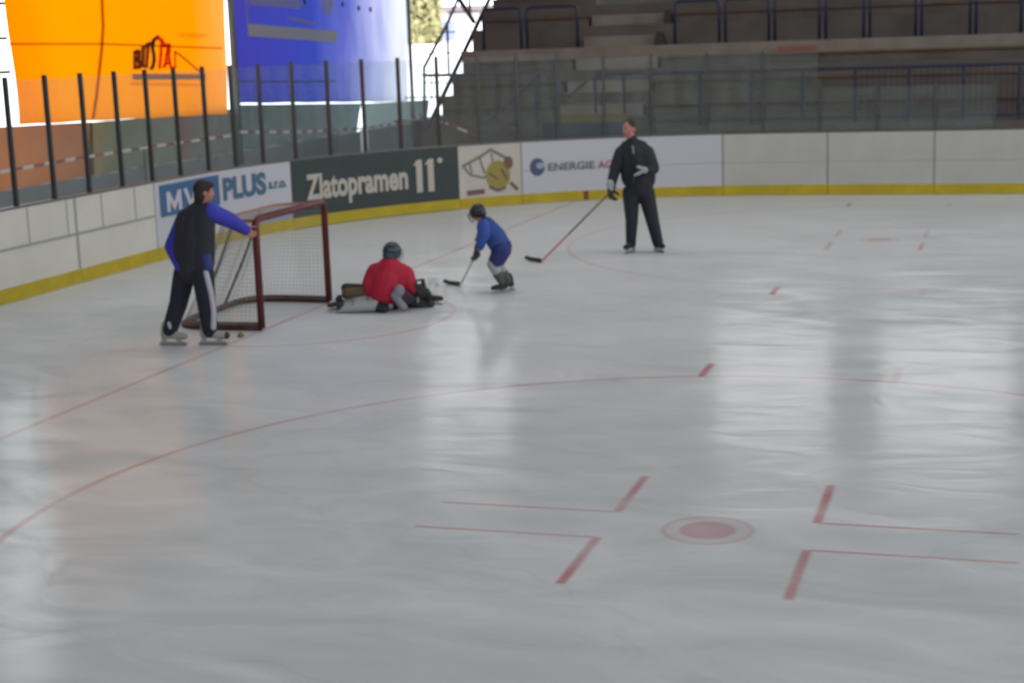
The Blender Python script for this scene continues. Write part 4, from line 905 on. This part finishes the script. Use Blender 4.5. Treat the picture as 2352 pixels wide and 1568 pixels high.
M_glv = mat('glove_black', (44, 40, 44), .7); M_cuff = mat('cuff_white', (160, 160, 164), .7)
stk_heel = on_z(1243, 601, .02); stk_tip = on_z(1203, 594, .02); gA = J(1402, 441, -.12); gtop = gA+(gA-stk_heel).normalized()*.1
def glove(root, wr, d, pn, m, s=1.25, cuff=None, cl=.9):
    q_ = MB(); hand_parts(q_, wr, d, pn, s, cl, 1.45); g_ = skin('glove', q_, m, root, .007*s, 2)
    q_ = MB(); chain(q_, [(wr-d*.03*s, .044*s), (wr+d*.015*s, .04*s)]); skin('glove_cuff', q_, cuff or m, root, .009, 3); return g_
glove(sk, gA-(ZU*-.08)-FH*.0, -ZU, (RH*.6-FH*.5), M_glv, 1.3, M_cuff)
glove(sk, wB, (-RH*.85-ZU*.45).normalized(), -FH*.2-ZU*.8, M_glv, 1.2, M_cuff)
q = MB(); chain(q, [(J(1465, 383, -.3), .022), (J(1484, 390, -.28), .03), (J(1458, 402, -.3), .018)]); skin('glove_flash', q, M_cuff, sk, .009, 3)
stick('hockey_stick', gtop, stk_heel, stk_tip, 'long grey hockey stick with orange lower shaft and black blade held by the standing man', mat('shaft_grey', (98, 96, 96), .5), mat('shaft_orange', (170, 104, 92), .5), mat('blade_black', (36, 38, 38), .7), .36)

# ---- child skater -----------------------------------------------------------
A, J = frame(1160, 672)
kd = empty('person', tuple(A), 'child in blue hockey kit bent over a stick, skating towards the goalkeeper', 'person')
hc = J(1096, 489, 0); fc = (-RH*.85-ZU*.45-FH*.1).normalized()
neck = J(1106, 506, .01); chest = J(1120, 524, .01); pel = J(1151, 566, .02)
s1 = J(1110, 519, -.09); e1 = J(1106, 553, -.12); w1 = J(1098, 572, -.1); s2_ = J(1114, 516, .12); e2 = J(1104, 545, .12); w2 = J(1101, 556, .05)
h1 = J(1150, 575, -.06); k1 = J(1131, 606, -.07); a1 = J(1152, 645, -.02); h2 = J(1156, 574, .08); k2 = J(1143, 606, .1); a2 = J(1166, 643, .12)
q = MB(); rt_, up_ = head_parts(q, hc, fc, .85)
chain(q, [(hc-fc*.03-ZU*.03, .045), (neck, .045), (chest, .09), (pel, .1)])
chain(q, [(chest, .07), (s1, .042), (e1, .036), (w1, .026)]); chain(q, [(chest, .07), (s2_, .042), (e2, .036), (w2, .026)])
chain(q, [(pel, .09), (h1, .065), (k1, .05), (a1, .036)]); chain(q, [(pel, .09), (h2, .065), (k2, .05), (a2, .036)])
skin('body', q, M_skin, kd, .008, 3); face_parts(kd, hc, fc, rt_, up_, .85)
M_kj = mat('jersey_blue', (38, 68, 138), .7, noise=.1, nscale=14, bump=.2); M_kp = mat('pants_blue', (38, 46, 108), .75, noise=.12, nscale=14, bump=.2)
M_helk = mat('helmet_black', (34, 32, 42), .35)
q = MB(); ell(q, hc+up_*.02-fc*.015, (.088, .105, .09), (rt_, fc, up_)); ell(q, hc-up_*.03-fc*.045, (.082, .06, .06), (rt_, fc, up_)); hl = skin('helmet', q, M_helk, kd, .008, 2)
q = MB()
for t in (-.05, -.017, .017, .05): q.tube([hc+rt_*t+fc*.1+up_*.04, hc+rt_*t+fc*.12-up_*.03, hc+rt_*t*.8+fc*.095-up_*.09], .004, 5)
for t in (.03, -.01, -.05): q.tube([hc+rt_*-.07+fc*.06+up_*t, hc+fc*.12+up_*t, hc+rt_*.07+fc*.06+up_*t], .004, 5)
q.build('face_cage', mat('cage_grey', (90, 92, 96), .4), hl)
q = MB(); chain(q, [(neck+RH*.02, .06), (J(1117, 518, .01), .115), (J(1136, 542, .01), .135), (J(1150, 566, .02), .135)]); skin('jersey', q, M_kj, kd, .01, 5)
for pts in ([(s1, .085), (J(1112, 538, -.12), .078), (e1, .066), (J(1103, 566, -.1), .052)], [(s2_, .08), (e2, .06), (w2, .045)]):
    q = MB(); chain(q, pts); skin('sleeve', q, mat('jersey_sleeve', (46, 78, 158), .7, noise=.1, nscale=14, bump=.2), kd, .01, 5)
q = MB(); chain(q, [(pel, .135), (h1, .11), (J(1136, 602, -.06), .085)]); chain(q, [(pel, .135), (h2, .105), (J(1144, 602, .1), .08)]); skin('hockey_pants', q, M_kp, kd, .01, 5)
M_sock = mat('sock_grey', (158, 160, 162), .8); M_sockd = mat('sock_dark', (84, 84, 84), .8)
for kk, aa in ((k1, a1), (k2, a2)):
    q = MB(); chain(q, [(kk+ZU*.0, .07), (kk+(aa-kk)*.5, .062)]); skin('sock', q, M_sock, kd, .009, 3)
    q = MB(); chain(q, [(kk+(aa-kk)*.55, .066), (aa, .052)]); skin('sock_cuff', q, M_sockd, kd, .009, 3)
toek = (-RH*.8-FH*.35).normalized()
skate(kd, Vector((a1.x, a1.y, .17)), toek, M_bootk, 0, .8); skate(kd, Vector((a2.x, a2.y, .17)), toek, M_bootk, 0, .8)
kh = on_z(1057, 655, .02); kt = on_z(1016, 649, .02); g1 = J(1093, 588, -.08); g2 = J(1107, 556, .0)
glove(kd, g1+ZU*.09+RH*.02, (g1-(g1+ZU*.09+RH*.02)).normalized(), (-RH*.4-FH*.6), mat('glove_dark', (64, 64, 62), .7), .95)
glove(kd, g2+ZU*.06+RH*.03, (-ZU*.8-RH*.5).normalized(), (FH*.7-RH*.2), mat('glove_dark2', (42, 40, 52), .7), .95)
stick('hockey_stick', g2+(g2-kh).normalized()*.08, kh, kt, 'short pale hockey stick with dark blade held by the child in blue', mat('shaft_pale', (150, 150, 150), .5), mat('shaft_pale2', (186, 188, 188), .5), mat('blade_taped', (62, 66, 58), .8), .5, .018)

# ---- goalie -----------------------------------------------------------------
A, J = frame(890, 712)
go = empty('person', tuple(A), 'goalkeeper in red jersey kneeling on the ice, seen from behind, leg pads spread', 'person')
hc = J(901, 578, .02); fc = (FH*.62+RH*.75-ZU*.2).normalized()
neck = J(897, 600, .0); chest = J(893, 628, .0); pel = J(884, 686, .02)
sLg = J(861, 629, .03); eLg = J(843, 655, .02); wLg = J(866, 676, .16); sRg = J(931, 629, .02); eRg = J(940, 654, 0); wRg = J(958, 660, .02)
hLg = J(866, 694, .02); kLg = J(840, 706, .1); aLg = J(790, 712, .06); hRg = J(904, 694, .05); kRg = J(930, 688, .22); aRg = J(968, 690, .2)
q = MB(); rt_, up_ = head_parts(q, hc, fc, .9)
chain(q, [(hc-fc*.02-ZU*.04, .05), (neck, .05), (chest, .12), (pel, .12)]); chain(q, [(chest+ZU*.03, .08), (sLg, .05), (eLg, .04), (wLg, .028)]); chain(q, [(chest+ZU*.03, .08), (sRg, .05), (eRg, .04), (wRg, .028)])
chain(q, [(pel, .11), (hLg, .075), (kLg, .055), (aLg, .04)]); chain(q, [(pel, .11), (hRg, .075), (kRg, .055), (aRg, .04)]); skin('body', q, M_skin, go, .009, 3, .03)
face_parts(go, hc, fc, rt_, up_, .88)
q = MB(); ell(q, hc+up_*.01-fc*.005, (.102, .118, .108), (rt_, fc, up_)); ell(q, hc-up_*.05-fc*.03, (.09, .085, .06), (rt_, fc, up_)); hl = skin('helmet', q, mat('helmet_slate', (44, 56, 72), .35, noise=.5, nscale=9), go, .009, 2)
q = MB()
for t in (-.05, -.017, .017, .05): q.tube([hc+rt_*t+fc*.1+up_*.05, hc+rt_*t+fc*.13-up_*.03, hc+rt_*t*.8+fc*.1-up_*.1], .004, 5)
for t in (.03, -.01, -.05): q.tube([hc+rt_*-.08+fc*.06+up_*t, hc+fc*.13+up_*t, hc+rt_*.08+fc*.06+up_*t], .004, 5)
q.build('face_cage', MATS['cage_grey'], hl)
M_gj = mat('jersey_red', (172, 20, 54), .75, noise=.12, nscale=10, bump=.25)
q = MB(); chain(q, [(sLg, .105), (J(895, 615, .0), .13), (sRg-RH*.03, .105)]); chain(q, [(neck+ZU*.0, .075), (J(895, 612, .0), .13), (J(888, 645, .0), .19), (J(884, 668, .0), .19)])
chain(q, [(J(866, 628, .03), .13), (J(857, 662, .03), .12)]); chain(q, [(J(918, 628, .02), .13), (J(916, 656, .02), .13)]); skin('jersey', q, M_gj, go, .012, 6)
for pts in ([(sLg, .11), (J(850, 650, .0), .095), (J(856, 668, .04), .08)], [(sRg, .105), (eRg, .095), (J(950, 664, .0), .075)]):
    q = MB(); chain(q, pts); skin('sleeve', q, M_gj, go, .012, 5)
M_gp = mat('goalie_pants', (30, 32, 44), .75, noise=.15, nscale=12, bump=.2)
q = MB(); chain(q, [(pel, .14), (J(866, 694, .0), .105), (J(878, 704, -.08), .09)]); chain(q, [(pel, .14), (hRg, .11), (J(925, 690, .15), .085)]); skin('hockey_pants', q, M_gp, go, .011, 5, .012)
# leg pads: wide padded slabs with rolls, lying on the ice
def legpad(P0, P1, wv, tv, cols, lab=None):
    """P0 knee end, P1 foot end; wv width vector, tv thickness vector"""
    r_ = MB(); n = 8
    for k in (-1, 0, 1):
        chain(r_, [(P0+wv*k*.72, tv.length*1.0), ((P0+P1)/2+wv*k*.74+tv*.1, tv.length*.85), (P1+wv*k*.6-ZU*.02, tv.length*.55)])
    pd = skin('leg_pad', r_, cols[0], go, .01, 3, .012)
    d = (P1-P0)
    for k, u in enumerate((.2, .62)):
        r_ = MB(); c_ = P0+d*u+tv*.55; chain(r_, [(c_-wv*.8, .02), (c_+tv*.2, .026), (c_+wv*.8, .02)]); skin('pad_roll', r_, cols[3], pd, .008, 2, .012)
    r_ = MB(); chain(r_, [(P1-wv*.5, .05), (P1+wv*.5+d*.02, .05)]); skin('toe_bridge', r_, cols[2], pd, .009, 2, .012)
    return pd
M_pw = mat('pad_white', (160, 164, 164), .6); M_pk = mat('pad_black', (34, 34, 32), .6); M_py = mat('pad_ochre', (84, 74, 44), .6)
p0 = J(862, 708, -.05); p1 = J(784, 714, -.02); p0.z = .11; p1.z = .08
legpad(p0, p1, FH*.11+ZU*.04, -FH*.045+ZU*.055, (M_pw, M_pk, M_pk, mat('pad_grey', (128, 132, 130), .6)))
q = MB(); c0 = J(800, 692, .06); c1 = J(838, 700, .06); c0.z = .2; c1.z = .2; chain(q, [(c0, .075), (c1, .07)]); skin('knee_flap', q, M_py, go, .01, 3)
q = MB(); c0 = J(796, 686, .1); c1 = J(846, 698, .1); c0.z = .26; c1.z = .24; chain(q, [(c0, .06), (c1, .06)]); skin('knee_flap', q, M_pk, go, .01, 3)
q = MB(); c0 = J(866, 716, -.12); c1 = J(884, 724, -.2); c0.z = .07; c1.z = .045; chain(q, [(c0, .07), (c1, .045)]); skin('pad_strap', q, M_pk, go, .01, 3, .01)
p0 = J(915, 694, .16); p1 = J(988, 690, .1); p0.z = .13; p1.z = .07
legpad(p0, p1, FH*.08+ZU*.06, -FH*.05+ZU*.05, (M_pk, M_pw, M_pk, M_pw))
q = MB(); c0 = J(893, 708, -.06); c0.z = .06; ell(q, c0, (.06, .06, .05)); skin('knee_guard', q, M_pw, go, .01, 3, .01)
sg = skate(go, Vector((p1.x, p1.y, .13)), RH, M_bootk, .02, .85); sg2 = J(776, 718, 0); skate(go, Vector((sg2.x, sg2.y, .13)), (-RH*.8-FH*.5).normalized(), M_bootk, .02, .72)
# catching glove (pale) and blocker (dark)
q = MB(); c0 = J(917, 672, -.17); ell(q, c0+ZU*.02, (.07, .06, .075)); capsule(q, c0-RH*.05-ZU*.03, .05, c0+RH*.04-ZU*.17, .05); cg = skin('catching_glove', q, mat('glove_pale', (134, 132, 142), .65), go, .01, 4, .01)
q = MB(); hand_parts(q, c0+RH*.02+ZU*.02, (RH*.6-ZU*.7).normalized(), FH, 1.25, .9, 1.6); skin('glove_fingers', q, mat('glove_purple', (58, 42, 66), .7), cg, .009, 2)
bw = J(962, 645, .0); q = MB(); q.bar(bw+ZU*.02, J(970, 683, .0)+ZU*.02, .13, .05, up=-FH); bk = q.build('blocker', mat('blocker_dark', (38, 34, 36), .6), go, bevel=.02)
q = MB(); hand_parts(q, J(957, 655, -.04), (RH*.5-ZU*.8).normalized(), -RH*.2+FH*.7, 1.2, 1.0, 1.5); skin('blocker_fingers', q, MATS['blocker_dark'], bk, .009, 2)
gh = on_z(1008, 642, .025)
# goalie stick: wide paddle
gs = empty('goalie_stick', tuple(on_z(1000, 655)), 'white goalkeeper stick reaching from the dark blocker towards the child', 'hockey stick')
pa = J(966, 648, .02); pm_ = pa+(gh-pa)*.45
q = MB(); q.bar(pa-(gh-pa).normalized()*.25, pm_, .024, .03); q.build('shaft', mat('gstick_white', (214, 216, 216), .5), gs, bevel=.003)
q = MB(); q.bar(pm_, gh, .022, .085); q.build('paddle', MATS['gstick_white'], gs, bevel=.004)
q = MB(); q.bar(gh, gh+RH*.02+FH*.22, .02, .08); q.build('blade', MATS['gstick_white'], gs, bevel=.004)
